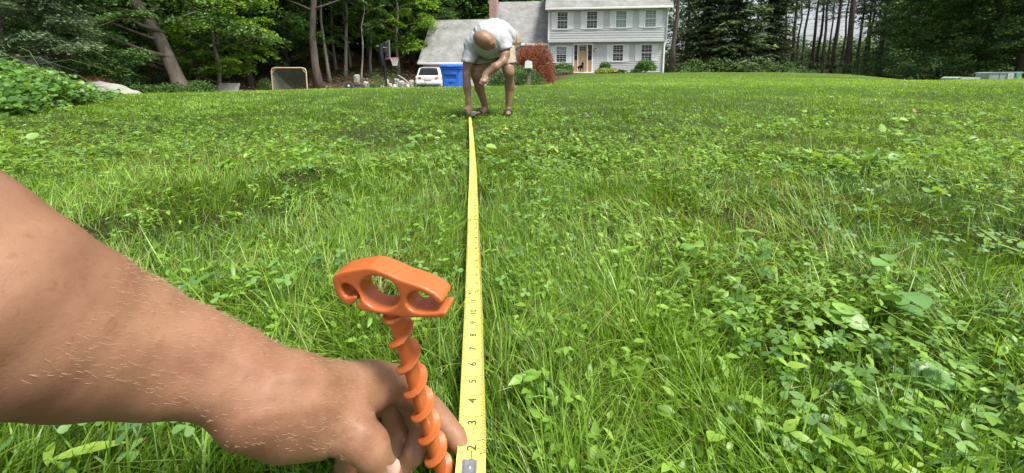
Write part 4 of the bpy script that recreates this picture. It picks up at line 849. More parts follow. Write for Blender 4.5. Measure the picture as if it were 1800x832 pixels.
M_rock = plain('lichened grey rock', (.42, .42, .36), .9, .3, 5, .8, 30, c2=(.24, .26, .20)); M_rockg = plain('bare grey rock', (.42, .42, .40), .9, .3, 5, .6, 30, c2=(.24, .24, .23))
rock('boulder', 'smooth tilted grey boulder at the lawn edge under the flowering shrub', 178, 147, 172, 11, 98, 1.3, M_rock, 3, shape=(.28, 0))
rock('rock_ledge', 'pale grey rock ledge half hidden by vines at far left', 66, 84, 130, 11, 44, .9, M_rockg, 5, shape=(.25, 0))
rock('stone', 'pale stone at the lawn edge between ferns and bench', 284, 160, 166, 15, 15, .3, M_rockg, 8)
for i, (px, t_, b_, w_, Y) in enumerate(((680, 134, 146, 9, 26), (686, 142, 152, 8, 25), (697, 133, 140, 11, 28), (706, 137, 149, 13, 26.5), (716, 140, 150, 10, 26), (695, 145, 154, 9, 24.5), (724, 136, 147, 12, 27.5), (672, 146, 155, 9, 24.5), (643, 140, 147, 10, 28), (627, 128, 134, 13, 30), (440, 132, 139, 16, 29))):
    rock('stone', ['pale stone highest beside the hoop pole', 'whitish stone touching the hoop pole foot', 'stone at the top of the rubble heap', 'largest block in the rubble heap behind the hoop', 'round stone in the rubble heap near the white car', 'grey stone low in front of the rubble heap', 'stone at the right end of the rubble heap', 'grey stone left of the hoop pole foot', 'stone halfway up the leafy slope', 'flat stone higher up the leafy slope', 'dark flat stone on the slope behind the bench'][i], px, t_, b_, Y, w_, w_ * Y / FPX * .9, M_rockg if i < 9 else M_rock, 11 + i, 'stones on the slope behind the driveway', hcell=w_ * Y / FPX / 14)
lg_ = MB(); a = P(700, 133, 25.6); b_ = P(722, 150, 24.6); lg_.tube([a, (a + b_) / 2 + Vector((0, 0, .05)), b_], [.06, .07, .05], 9); tag(lg_.build('fallen_log', bark_l), 'pale fallen branch lying down over the rubble heap', 'log')
# fallen leaves on the slope
rng = np.random.default_rng(5); n = 9000; px = rng.uniform(330, 760, n); Y = rng.uniform(22, 40, n); x = (px - CX) / FPX * Y; c = np.stack([x, Y, G(x, Y) + rng.uniform(.01, .05, n)], 1); ang = rng.uniform(0, 6.28, n)
V, Q, r_ = cloud(c, np.stack([np.cos(ang), np.sin(ang), np.zeros(n)], 1), np.array([0, -.3, 1.]) + rng.normal(0, .4, (n, 3)), rng.uniform(.10, .2, n), rng.uniform(.08, .14, n), rng.random(n))
tag(link('leaf_litter', np_mesh('leaf_litter', V, [Q], False, {'rnd': r_}), leafmat('dead leaves', [(0, (.09, .05, .03)), (.5, (.25, .15, .10)), (1, (.50, .36, .27))], .05, .8)), 'brown fallen leaves over the wooded slope', 'leaf litter', kind='stuff')

# ------------------------------------------------------------------ lacrosse goal
Y = 20.6; x = PX(508, Y); z0 = g(x, Y) + .0; gt = P(508, 119.5, Y).z; gh = gt - z0; gwid = 57 * Y / FPX / 2
goal = thing('lacrosse_goal', 'square tan pipe framed lacrosse goal with dark net at the lawn edge', 'goal', (x, Y, z0), R(6))
M_pipe = plain('faded tan pipe paint', (.50, .36, .24), .45, .1, 6)
tl, bl_ = -gwid, -gwid; fr_ = MB(); fr_.tube([(-gwid, 0, 0), (-gwid, .02, gh - .18), (-gwid + .05, .02, gh - .05), (-gwid + .18, .02, gh), (gwid - .18, .02, gh), (gwid - .05, .02, gh - .05), (gwid, .02, gh - .18), (gwid, 0, 0)], .036, 10)
fr_.build('frame', M_pipe, goal)
for s in (-1, 1): MB().tube([(s * gwid, 0, .02), (0, 1.9, .02)], .025, 8).build('base_pipe', M_pipe, goal)
for s in (-1, 1): MB().tube([(s * gwid, .02, gh - .32), (s * (gwid - .2), .02, gh - .04)], .018, 6).build('corner_brace', M_pipe, goal)
nm_, t, b = newmat('dark green netting'); tc = N(t, 'ShaderNodeTexCoord'); vo = N(t, 'ShaderNodeTexBrick'); vo.offset = 0; vo.inputs['Scale'].default_value = 1; vo.inputs['Brick Width'].default_value = .045; vo.inputs['Row Height'].default_value = .045; vo.inputs['Mortar Size'].default_value = .011; t.links.new(tc.outputs['UV'], vo.inputs[0])
tr_ = N(t, 'ShaderNodeBsdfTransparent'); ms = N(t, 'ShaderNodeMixShader'); b.inputs['Base Color'].default_value = (.16, .19, .13, 1); t.links.new(vo.outputs['Fac'], ms.inputs[0]); t.links.new(tr_.outputs[0], ms.inputs[1]); t.links.new(b.outputs[0], ms.inputs[2]); t.links.new(ms.outputs[0], t.nodes['Material Output'].inputs[0])
ng = 14; vs = []; uvs = []
apex = (0, 1.9, .03)
for i in range(ng + 1):
    for j in range(ng + 1):
        u, v = i / ng, j / ng; fx = -gwid + 2 * gwid * u; sag = .0 + .12 * math.sin(math.pi * u) * math.sin(math.pi * v)
        p = Vector((fx * (.12 + .88 * v), 1.9 * (1 - v) ** 1.15 + sag, gh * v - sag * .4)); vs.append(p); uvs.append((fx, 2.5 * v))
me = bpy.data.meshes.new('net'); fs = [(i * (ng + 1) + j, (i + 1) * (ng + 1) + j, (i + 1) * (ng + 1) + j + 1, i * (ng + 1) + j + 1) for i in range(ng) for j in range(ng)]
nv_ = len(vs)
for s in (-1, 1):
    b0 = len(vs)
    for i in range(ng + 1):
        for j in range(ng + 1): v = i / ng; q = j / ng; e = Vector((s * gwid * (.12 + .88 * v), 1.9 * (1 - v) ** 1.15, gh * v)); f0 = Vector((s * gwid, .02, gh * v)); vs.append(f0.lerp(e, q)); uvs.append((q * 1.9 * (1 - v), 2.5 * v))
    fs += [(b0 + i * (ng + 1) + j, b0 + (i + 1) * (ng + 1) + j, b0 + (i + 1) * (ng + 1) + j + 1, b0 + i * (ng + 1) + j + 1) for i in range(ng) for j in range(ng)]
me.from_pydata(vs, [], fs); uv = me.uv_layers.new(name='UVMap')
for l in me.loops: uv.data[l.index].uv = uvs[l.vertex_index]
link('net', me, nm_, goal)

# ------------------------------------------------------------------ slatted bench
Y = 19.6; x = PX(394, Y); z0 = P(394, 163.5, Y).z - .30; bn = thing('wooden_bench', 'weathered white slatted bench with leaning back under the trees', 'bench', (x, Y, z0), R(4))
M_ww = plain('weathered white wood', (.55, .55, .50), .8, .2, 5, .3, 40, c2=(.36, .36, .32)); bk = MB(); n = 9; h0, h1 = .34, P(394, 146.5, Y).z - z0
for i in range(n):
    a, b_ = h0 + (h1 - h0) * i / n, h0 + (h1 - h0) * (i + .86) / n; hw = .56 - .07 * (i / n); ya = .05 + .35 * i / n; bk.add([(-hw, ya, a), (hw, ya, a), (hw, ya + .02, b_), (-hw, ya + .02, b_), (-hw, ya + .03, a), (hw, ya + .03, a), (hw, ya + .05, b_), (-hw, ya + .05, b_)], [(0, 1, 2, 3), (7, 6, 5, 4), (3, 2, 6, 7), (0, 4, 5, 1), (0, 3, 7, 4), (1, 5, 6, 2)])
for s in (-.4, 0, .4): bk.add([(s - .03, .09, .25), (s + .03, .09, .25), (s + .03, .46, h1), (s - .03, .46, h1)], [(0, 1, 2, 3)])
bk.build('backrest', M_ww, bn, fix=False); st = MB()
for i in range(5): st.box((-.58, -.5 + i * .11, .30), (.58, -.41 + i * .11, .325))
st.build('seat', M_ww, bn)
for s in (-1, 1):
    MB().box((s * .68 - .06, -.5, .42), (s * .68 + .06, .22, .445)).build('armrest', M_ww, bn)
    for yy in (-.46, .12): MB().box((s * .62 - .03, yy, -.25), (s * .62 + .03, yy + .05, .42)).build('leg', M_ww, bn)

# ------------------------------------------------------------------ basketball hoop
Y = 22.6; x = PX(680, Y); z0 = g(x, Y); hp = thing('basketball_hoop', 'black portable basketball hoop with clear white edged backboard at the driveway side', 'basketball hoop', (x, Y, z0), R(0))
ztop = P(680, 80, Y).z - z0; po = MB(); xt = PX(675, Y) - x
po.tube([(0, 0, .1), (xt, 0, ztop - .55)], .065, 10); po.build('pole', M_blk, hp); up_ = MB(); up_.tube([(xt, 0, ztop - 1.15), (xt - .1, -.02, ztop - .4), (xt - .06, 0, ztop + .12)], .14, 6); up_.build('pole_padding', plain('dark padding', (.012, .014, .02), .7, .2, 6), hp)
bbc = Vector((xt + .30, -.05, (P(680, 88.5, Y).z - z0))); ba = R(62); ux = Vector((math.cos(ba), -math.sin(ba), 0)); un = Vector((math.sin(ba), math.cos(ba), 0)) * -1
un = Vector((math.sin(ba), math.cos(ba), 0)); un = Vector((1, 0, 0)) if False else un
def bbp(u, v, o=0): q = bbc + ux * u + Vector((0, 0, v)) + un * o; return q
bw, bh = .66, .52
bd = MB(); bd.add([bbp(-bw, -bh), bbp(bw, -bh), bbp(bw, bh), bbp(-bw, bh), bbp(-bw, -bh, -.03), bbp(bw, -bh, -.03), bbp(bw, bh, -.03), bbp(-bw, bh, -.03)], [(0, 1, 2, 3), (7, 6, 5, 4), (0, 4, 5, 1), (3, 2, 6, 7), (0, 3, 7, 4), (1, 5, 6, 2)])
M_poly = plain('greyish clear backboard', (.28, .32, .30), .15, .1, 3, spec=.6); bdo = bd.build('backboard', M_poly, hp)
e = MB()
def bar(u0, v0, u1, v1, w_):
    for o in (.004, -.034): e.add([bbp(u0, v0, o), bbp(u1, v0, o), bbp(u1, v1, o), bbp(u0, v1, o)], [(0, 1, 2, 3)])
for u0, v0, u1, v1 in ((-bw, bh - .06, bw, bh), (-bw, -bh, bw, -bh + .09), (-bw, -bh, -bw + .07, bh), (bw - .07, -bh, bw, bh), (-.28, -.3, -.22, .16), (.22, -.3, .28, .16), (-.28, .11, .28, .16), (-.28, -.3, .28, -.25)): bar(u0, v0, u1, v1, 0)
e.build('edge_stripe', M_trim, bdo, fix=False)
rc = bbp(0, -bh + .08, .36); ri = MB(); ri.tube([rc + Vector((math.cos(a) * .23, math.sin(a) * .23, 0)) for a in np.linspace(0, 2 * math.pi, 25)], .018, 6, cap=False); ri.tube([bbp(0, -bh + .08, 0), bbp(0, -bh + .08, .14)], .03, 6)
rio = ri.build('rim', plain('orange rim paint', (.65, .13, .05), .4, .1, 8), hp)
ntb = MB(); M_cord = plain('white net cord', (.75, .73, .68), .8, .1, 8)
for i in range(12):
    for s in (-1, 1):
        pts = [rc + Vector((math.cos(i * math.pi / 6 + s * k * .26) * r_, math.sin(i * math.pi / 6 + s * k * .26) * r_, -k * .11)) for k, r_ in enumerate((.23, .20, .165, .14, .13))]; ntb.tube(pts, .009, 4, cap=False)
ntb.build('hoop_net', M_cord, hp, fix=False)
for s in (-.12, .12):
    a_ = MB(); a_.tube([Vector((xt, 0, ztop - .5 + s)), bbp(0, s - .1, -.03)], .022, 6); a_.tube([Vector((xt - .35, -.05, ztop - .15 + s)), bbp(0, s + .0, -.04)], .02, 6); a_.build('support_arm', steel if s > 0 else M_blk, hp)
ba_ = MB(); ba_.box((-.25, -.4, 0), (1.1, .4, .17), bev=.05); ba_.build('base', M_dkp, hp); s_ = MB(); s_.tube([(.9, 0, .15), (.03, 0, .95)], .02, 6); s_.build('brace', steel, hp)

# ------------------------------------------------------------------ wheeled toy cart lying at the slope foot
Y = 22.4; x = PX(612, Y); z = P(612, 151, Y).z; ct = thing('toy_cart', 'small black wheeled cart with white hub lying at the slope foot', 'cart', (x, Y, z), R(20))
whl = MB(); Mx = Matrix.Rotation(R(80), 4, 'X'); whl.lathe([(.13, -.045), (.19, -.05), (.22, -.03), (.22, .03), (.19, .05), (.13, .045)], 24, M=Mx); wo = whl.build('wheel', M_rub, ct); hb = MB(); hb.lathe([(0, -.04), (.135, -.03), (.135, .03), (0, .055)], 18, M=Mx); hb.build('hub', M_trim, wo)
f_ = MB(); f_.tube([(.1, 0, -.1), (.5, .1, .0), (.95, .1, -.12)], .03, 8); f_.tube([(.1, .1, 0), (.45, .2, .12), (.8, .2, .0)], .025, 8); f_.build('frame', M_blk, ct); f_ = MB(); f_.box((.32, .0, -.02), (.62, .3, .1), bev=.04); f_.build('seat', M_dkp, ct)
for px, lb in ((693.5, 'white capped stub standing just right of the hoop foot'), (717, 'pale capped stub standing near the white car wheel')):
    Y = 21.8; c = P(px, 151.5, Y); s_ = MB(); s_.lathe([(0, -.45), (.035, -.45), (.035, -.06), (.075, -.05), (.08, .04), (.05, .08), (0, .09)], 14); o = s_.build('marker_stub', M_trim if px < 700 else plain('ivory plastic', (.66, .62, .48), .5, .05)); o.location = c; tag(o, lb, 'marker')

# ------------------------------------------------------------------ utility cabinets beyond the right hand crest
M_util = plain('grey green enamel', (.30, .36, .33), .5, .08, 3, .05, 100); M_ulid = plain('pale green enamel', (.46, .56, .48), .45, .08, 3)
Y = 15.2; x0, x1 = PX(1722, Y), PX(1786, Y); zt = P(1755, 126.5, Y).z; xc = (x0 + x1) / 2; zg = g(xc, Y) - .05; cb_ = thing('utility_cabinet', 'large grey green electrical cabinet with stickers behind the right lawn crest', 'utility cabinet', (xc, Y, zg), R(-14)); H = zt - zg; hw = (x1 - x0) / 2 * .70
def f(p): return rbox((p[0], p[1], p[2]), (0, 0, H / 2), (hw, .5, H / 2 - .0), .05)
bo = MB(); bo.box((-hw, -.3, 0), (hw, .3, H - .04), bev=.03); bo.build('body', M_util, cb_)
ld = MB(); ld.prism([(-hw - .02, H - .06), (hw + .02, H - .06), (hw + .02, H - .02), (hw - .05, H), (-hw + .15, H - .01), (-hw - .0, H - .03)], -.32, .32); ld.build('lid', M_util, cb_)
for a, b_, c_, d_, m_, l_ in ((.10, .42, H - .30, H - .07, M_trim, 'white warning sticker'), (.60, .86, H - .20, H - .05, plain('green sticker', (.10, .45, .25), .4, .05), 'green sticker')):
    s_ = MB(); s_.box((a * hw, -.336, c_), (b_ * hw, -.322, d_)); so2 = s_.build('sticker', m_, cb_); so2['label'] = l_
s_ = MB()
for i in range(4): s_.box((.14 * hw, -.339, H - .12 - i * .04), (.38 * hw, -.3365, H - .105 - i * .04))
s_.build('sticker_text', plain('grey print', (.25, .25, .28), .6, .1), cb_)
MB().box((-.38 * hw, -.306, .05), (-.35 * hw, -.295, H - .07)).build('door_seam', M_dkp, cb_)
Y = 15.6; x0, x1 = PX(1670, Y), PX(1706, Y); zt = P(1690, 135.3, Y).z; xc = (x0 + x1) / 2; zg = g(xc, Y) - .05; c2 = thing('utility_cabinet', 'small pale green cabinet left of the large one behind the crest', 'utility cabinet', (xc, Y, zg), R(-10)); H = zt - zg; hw = (x1 - x0) / 2
b2 = MB(); b2.box((-hw * .96, -.3, 0), (hw * .96, .3, H - .06), bev=.02); b2.build('body', M_util, c2); b2 = MB(); b2.prism([(-hw, H - .10), (hw, H - .10), (hw, H - .02), (-hw + .12, H), (-hw + .03, H - .03)], -.33, .33); b2.build('lid', M_ulid, c2); b2 = MB(); b2.box((-hw * .85, -.337, H - .065), (-hw * .5, -.331, H - .045)); b2.build('latch', M_dkp, c2)

# ------------------------------------------------------------------ small things on the lawn
def dead_leaf(px, py, Y, L, c, label, az, name='fallen_leaf', cat='leaf', up=.03):
    v = P(px, py, Y); V, Q, r_ = leaves(np.array([v[:]]), np.array([[math.cos(az), math.sin(az), .25]]), np.array([[.2, -.5, 1.]]), np.array([L]), np.array([L * .7]), np.array([.5]), ((0, .1), (.2, .8), (.5, 1.), (.8, .6), (1, .05)), .5, .5)
    tag(link(name, np_mesh(name, V, [Q], True, {'rnd': r_}), plain(label, c, .7, .3, 60)), label, cat)
dead_leaf(1606, 197, 3.6, .10, (.30, .13, .07), 'curled reddish brown leaf lying on the lawn at right', .3)
dead_leaf(1030, 205, 3.3, .045, (.12, .10, .09), 'dark curled leaf with a pale edge on the grass right of the bending person', 0.2)
dead_leaf(486, 583, .62, .022, (.60, .50, .16), 'small yellow leaf in the grass just above the near wrist', .2)
dead_leaf(888, 228, 2.9, .05, (.45, .22, .10), 'orange brown leaf in the grass below the right sandal', .8)
rock('stone', 'small pale stone on the lawn near the right hand dip', 1547, 146.5, 149, 11, 5, .07, M_rockg, 31, hcell=.006)
Y = 9.2; v = P(1792, 152, Y); s_ = MB(); s_.box((-.22, -.12, -.12), (.6, .12, .02), bev=.02); o = s_.build('flat_stone', M_conc); o.location = v; o.rotation_euler = (0, R(-6), R(10)); tag(o, 'pale flat slab sunk in the lawn at the right edge of the photo', 'slab')
# ------------------------------------------------------------------ skin
skin_d = dict()
def skinmat(name, c1, c2, bump=.12, sc=1.):
    m, t, b = newmat(name); tc = N(t, 'ShaderNodeTexCoord')
    n1 = N(t, 'ShaderNodeTexNoise', Scale=22.0 * sc, Detail=6.0, Roughness=.65); n2 = N(t, 'ShaderNodeTexNoise', Scale=240.0 * sc, Detail=3.0); vo = N(t, 'ShaderNodeTexVoronoi', Scale=900.0 * sc)
    for n in (n1, n2, vo): t.links.new(tc.outputs['Object'], n.inputs['Vector'])
    r = N(t, 'ShaderNodeValToRGB'); t.links.new(n1.outputs[0], r.inputs[0]); r.color_ramp.elements[0].position = .3; r.color_ramp.elements[1].position = .7
    r.color_ramp.elements[0].color = (*c2, 1); r.color_ramp.elements[1].color = (*c1, 1)
    sp = N(t, 'ShaderNodeValToRGB'); t.links.new(n2.outputs[0], sp.inputs[0]); sp.color_ramp.elements[0].position = .25; sp.color_ramp.elements[1].position = .42
    sp.color_ramp.elements[0].color = (.72, .6, .5, 1); sp.color_ramp.elements[1].color = (1, 1, 1, 1)
    mx = N(t, 'ShaderNodeMixRGB', _blend_type='MULTIPLY', Fac=.5); t.links.new(r.outputs[0], mx.inputs[1]); t.links.new(sp.outputs[0], mx.inputs[2])
    t.links.new(mx.outputs[0], b.inputs['Base Color']); b.inputs['Roughness'].default_value = .5; b.inputs['Specular IOR Level'].default_value = .42
    b.inputs['Subsurface Weight'].default_value = .25; b.inputs['Subsurface Radius'].default_value = (1, .35, .2); b.inputs['Subsurface Scale'].default_value = .004
    ad = N(t, 'ShaderNodeMath', _operation='ADD'); t.links.new(n2.outputs[0], ad.inputs[0]); t.links.new(vo.outputs[0], ad.inputs[1])
    bp = N(t, 'ShaderNodeBump', Strength=bump, Distance=.0006); t.links.new(ad.outputs[0], bp.inputs['Height']); t.links.new(bp.outputs[0], b.inputs['Normal']); return m
skin = skinmat('sunned skin', (.33, .180, .105), (.225, .105, .06))
def J(px, py, Y): return np.array(P(px, py, Y)[:])
def seg(p, pts, k=.006):
    d = None
    for (a, ra), (b, rb) in zip(pts[:-1], pts[1:]):
        c = cone(p, a, b, ra, rb); d = c if d is None else smin(d, c, k)
    return d
# ------------------------------------------------------------------ the bending person (one body mesh; clothes and sandals as children)
skin2 = skinmat('weathered skin', (.30, .185, .118), (.21, .118, .07), .2, .12)
MYF = 4.3
def Q(px, py, Y=4.3): return J(px, py, Y)
legL = [(Q(884, 84, 4.55), .105), (Q(893, 121, 4.30), .060), (Q(894.5, 128, 4.29), .055), (Q(896, 152, 4.38), .052), (Q(893.5, 187, 4.40), .034)]
legR = [(Q(868, 86, 4.60), .105), (Q(838, 124, 4.28), .063), (Q(837, 132, 4.28), .056), (Q(843, 155, 4.40), .051), (Q(853, 187, 4.46), .034)]
armR = [(Q(829, 82, 4.20), .062), (Q(822, 112, 4.18), .047), (Q(820, 132, 4.17), .041), (Q(821, 152, 4.15), .043), (Q(823, 178, 4.12), .028)]
armL = [(Q(888, 76, 4.18), .060), (Q(888, 96, 4.10), .048), (Q(884, 109, 4.05), .043), (Q(871, 118, 4.00), .043), (Q(855, 131, 3.98), .028)]
hdc = Q(851, 70, 3.94)
def hand_(p, wrist, palm, tips, k=.006, r0=.026, r1=.0105):
    d = cone(p, wrist, palm, r0, .030)
    for i, (m_, t_) in enumerate(tips): d = smin(d, smin(cone(p, palm + (m_ - palm) * .5, m_, .013, .011), cone(p, m_, t_, .011, r1 * .85), .003), .007)
    return d
def person_sdf(p):
    d = seg(p, legL, .03); d = np.minimum(d, seg(p, legR, .03))
    for a, b_ in ((legL, .0), (legR, .0)): pass
    d = smin(d, cone(p, Q(878, 76, 4.62), Q(893, 74, 4.62), .14, .13), .06)          # pelvis
    d = smin(d, cone(p, Q(884, 70, 4.55), Q(862, 68, 4.25), .15, .155), .06)         # trunk
    d = smin(d, cone(p, Q(834, 78, 4.18), Q(884, 74, 4.18), .085, .085), .05)
    d = smin(d, seg(p, armR, .02), .03); d = smin(d, seg(p, armL, .02), .02)
    d = smin(d, cone(p, Q(860, 68, 4.14), Q(855, 68, 4.04), .068, .06), .03)         # neck
    # skull: crown toward the lower left and the viewer, face toward the lower right
    M = Matrix.Rotation(R(24), 3, 'Y'); Mr = [[M[i][j] for j in range(3)] for i in range(3)]
    hd_ = ell(p, hdc, (.116, .10, .088), Mr)
    hd_ = smin(hd_, ell(p, Q(857, 74, 3.955), (.085, .085, .075), Mr), .03)
    hd_ = smin(hd_, cone(p, Q(862, 79, 3.94), Q(866, 80.5, 3.93), .038, .030), .03)      # jaw
    hd_ = smin(hd_, cone(p, Q(864.5, 74.5, 3.90), Q(868.0, 76.3, 3.885), .016, .012), .018)   # nose
    hd_ = smin(hd_, cone(p, Q(860, 71, 3.865), Q(862, 79, 3.87), .016, .014), .016)       # brow
    hd_ = smin(hd_, ell(p, Q(851, 55.0, 3.95), (.030, .012, .016)), .004)              # ear
    d = smin(d, hd_, .02)
    # right fist holding the tape case
    palm = Q(822.5, 189, 4.13); tips = [(Q(816.5, 191, 4.07), Q(820, 197.5, 4.05)), (Q(819.5, 192.5, 4.05), Q(822.5, 199.5, 4.045)), (Q(822.8, 193, 4.05), Q(824.8, 201, 4.05)), (Q(826.5, 192, 4.07), Q(826.5, 199.5, 4.06)), (Q(829, 188, 4.10), Q(828.5, 196.5, 4.07))]
    d = smin(d, hand_(p, armR[-1][0], palm, tips), .012)
    # left hand hanging over the thigh
    palm = Q(851, 138, 3.96); tips = [(Q(845.5, 140, 3.93), Q(843, 147.5, 3.92)), (Q(848, 142.5, 3.92), Q(846.5, 149.5, 3.92)), (Q(851.2, 143.3, 3.92), Q(851, 149.5, 3.93)), (Q(854.5, 142, 3.93), Q(855, 148, 3.94)), (Q(857, 138, 3.95), Q(858, 144, 3.95))]
    d = smin(d, hand_(p, armL[-1][0], palm, tips), .012)
    # feet
    d = smin(d, smin(cone(p, Q(853.5, 193, 4.48), Q(845, 198, 4.30), .036, .033), cone(p, Q(845, 198, 4.30), Q(838, 200, 4.24), .030, .018), .02), .02)
    d = smin(d, smin(cone(p, Q(893.5, 193, 4.44), Q(893, 199, 4.28), .036, .036), cone(p, Q(893, 199.5, 4.28), Q(892.5, 201, 4.22), .034, .020), .02), .02)
    # calf and forearm muscle relief
    d = smin(d, cone(p, Q(897.5, 140, 4.42), Q(898, 160, 4.43), .040, .034), .03); d = smin(d, cone(p, Q(839, 143, 4.44), Q(845, 160, 4.46), .040, .034), .03)
    return d
pers = body('person', person_sdf, (-.60, 3.78, -.12), (.16, 4.82, 1.12), .0075, skin2, None, 2)
tag(pers, 'bald man in pale tee and khaki shorts bending to hold the tape', 'person')
def fold(p, fx, fy, fz, amp, s=0): return amp * (np.sin(p[0] * fx + p[2] * fz + 1.7 * np.sin(p[1] * fy + s)) + .6 * np.sin(p[0] * fx * 1.9 - p[2] * fz * 1.4 + s))
def shirt_sdf(p):
    d = cone(p, Q(891, 68, 4.62), Q(872, 62, 4.42), .152, .172); d = smin(d, cone(p, Q(872, 62, 4.42), Q(856, 66, 4.20), .172, .170), .06)
    d = smin(d, cone(p, Q(860, 82, 4.25), Q(876, 80, 4.36), .135, .125), .06)                 # cloth hanging below the chest
    d = smin(d, cone(p, Q(833, 78, 4.18), Q(884, 72, 4.18), .098, .098), .06)
    s1 = cone(p, Q(830, 80, 4.19), Q(822.5, 108, 4.17), .082, .070); s2 = cone(p, Q(886, 72, 4.18), Q(888.5, 86, 4.12), .080, .068)
    s1 = np.maximum(s1, P(822, 109.5, 4.17).z - p[2] - .10 * (p[0] - P(822, 109, 4.17).x)); s2 = np.maximum(s2, P(888, 87, 4.12).z - p[2] + .3 * (p[0] - P(888, 87, 4.12).x))
    d = smin(smin(d, s1, .03), s2, .02)
    d = smax(d, -ell(p, Q(853, 72, 3.98), (.115, .10, .098)), .02)                            # neck opening
    d = smax(d, (p[0] - (-.02)) * .75 + (p[1] - 4.57) * .66, .02)
    w1 = fbm((p[0] + .4 * p[2]) * 16, p[1] * 5, 3, (p[2] - .35 * p[0]) * 5 + 20); w2 = fbm(p[0] * 7 + 9, p[1] * 5, 8, (p[2] + p[0] * .7) * 15)
    return d + ((np.abs(w1 - .5) - .12) * .030 + (np.abs(w2 - .5) - .12) * .024).astype(np.float32)
sh_ = body('shirt', shirt_sdf, (-.62, 3.85, .30), (.18, 4.86, 1.12), .0065, plain('pale cotton', (.40, .43, .45), .85, .05, 12, .2, 400), pers, 1)
def shorts_sdf(p):
    d = cone(p, Q(880, 74, 4.64), Q(894, 72, 4.64), .152, .15)
    l1 = cone(p, Q(886, 82, 4.56), Q(893.5, 117, 4.33), .128, .092); l2 = cone(p, Q(870, 86, 4.60), Q(842, 117, 4.32), .128, .098)
    n1 = np.maximum(l1, P(893, 113.5, 4.33).z - p[2] + .25 * (p[0] + .04)); n2 = np.maximum(l2, P(842, 113.5, 4.32).z - p[2] + .12 * (p[0] + .4) )
    d = smin(d, np.minimum(n1, n2), .03); w1 = fbm((p[0] + .3 * p[2]) * 8, p[1] * 6, 4, p[2] * 16)
    return d + ((np.abs(w1 - .5) - .12) * .035).astype(np.float32)
so3 = body('shorts', shorts_sdf, (-.58, 4.1, .30), (.20, 4.90, .98), .0075, plain('khaki cotton twill', (.30, .265, .20), .9, .08, 10, .2, 400), pers, 1)
M_sand = plain('dark brown sandal leather', (.05, .035, .028), .6, .2, 20)
for nm, a, b_, c_ in (('sandal', (855, 198.5, 4.52), (842, 203, 4.26), (836, 204, 4.19)), ('sandal', (893.5, 199, 4.50), (893, 204, 4.26), (892, 205, 4.19))):
    A_, B_, C_ = Vector(Q(*a)), Vector(Q(*b_)), Vector(Q(*c_)); f_ = (C_ - A_).normalized(); s_ = f_.cross(Vector((0, 0, 1))).normalized(); sm = MB(); pts = []
    for t_, w_ in ((0, .026), (.1, .036), (.35, .034), (.65, .046), (.85, .042), (1, .02)): pts.append((A_.lerp(C_, t_), w_))
    vs = []
    for c__, w_ in pts: vs += [c__ - s_ * w_, c__ + s_ * w_, c__ + s_ * w_ + Vector((0, 0, .022)), c__ - s_ * w_ + Vector((0, 0, .022))]
    fs = [(0, 1, 2, 3), tuple(20 + i for i in (3, 2, 1, 0))]
    for i in range(5):
        for j in range(4): fs.append((i * 4 + j, i * 4 + (j + 1) % 4, (i + 1) * 4 + (j + 1) % 4, (i + 1) * 4 + j))
    sm.add(vs, fs, False); so4 = sm.build('sandal', M_sand, pers)
    for f0, hh in ((.62, .062), (.78, .052)):
        cc = A_.lerp(C_, f0); tb = MB(); tb.tube([cc + s_ * (math.cos(an) * .048) + Vector((0, 0, .012 + math.sin(an) * hh)) + f_ * .01 * math.cos(an) for an in np.linspace(0, math.pi, 9)], .0085, 6); tb.build('strap', M_sand, so4)
# eyes, brows and lips (a little visible from the side)
fc = MB(); 
for px, py, Y in ((860.5, 74.0, 3.865), (864.5, 80, 3.90)): v = Q(px, py, Y); fc.lathe([(0, -.006), (.008, -.003), (.008, .003), (0, .006)], 10, axis_pt=tuple(v))
fc.build('eyes', plain('eye', (.12, .08, .06), .2, .1), pers)

# ------------------------------------------------------------------ dog standing at the front door
Yd = 31.0; d0 = P(1022.5, 127.5, Yd); dg_ = thing('x', '', '') if False else None
def dog(p):
    x_, y_, z_ = p
    d = cone(p, (0, .0, .46), (0, .5, .45), .125, .105); d = smin(d, cone(p, (0, -.06, .50), (0, -.16, .68), .085, .068), .05)
    d = smin(d, cone(p, (0, -.17, .74), (0, -.20, .72), .078, .07), .03); d = smin(d, cone(p, (0, -.22, .72), (.02, -.34, .67), .045, .032), .03)
    for s in (-1, 1):
        d = smin(d, cone(p, (s * .05, -.15, .80), (s * .085, -.15, .70), .022, .018), .012)
        d = smin(d, smin(cone(p, (s * .085, .0, .42), (s * .085, -.01, .22), .05, .03), cone(p, (s * .085, -.01, .22), (s * .085, -.02, .02), .026, .028), .015), .02)
        d = smin(d, smin(smin(cone(p, (s * .09, .5, .42), (s * .09, .42, .24), .07, .04), cone(p, (s * .09, .42, .24), (s * .09, .56, .17), .035, .026), .012), cone(p, (s * .09, .56, .17), (s * .09, .53, .02), .024, .027), .012), .02)
    return smin(d, cone(p, (0, .58, .5), (.04, .8, .38), .025, .012), .02)
dgo = body('dog', dog, (-.25, -.45, -.02), (.25, .9, .9), .014, plain('black dog coat', (.018, .015, .014), .5, .3, 14, .3, 80), None, 1)
dgo.location = (d0.x, Yd, d0.z - .0); dgo.rotation_euler = (0, 0, R(14)); tag(dgo, 'black dog standing on the porch step in front of the door', 'dog')
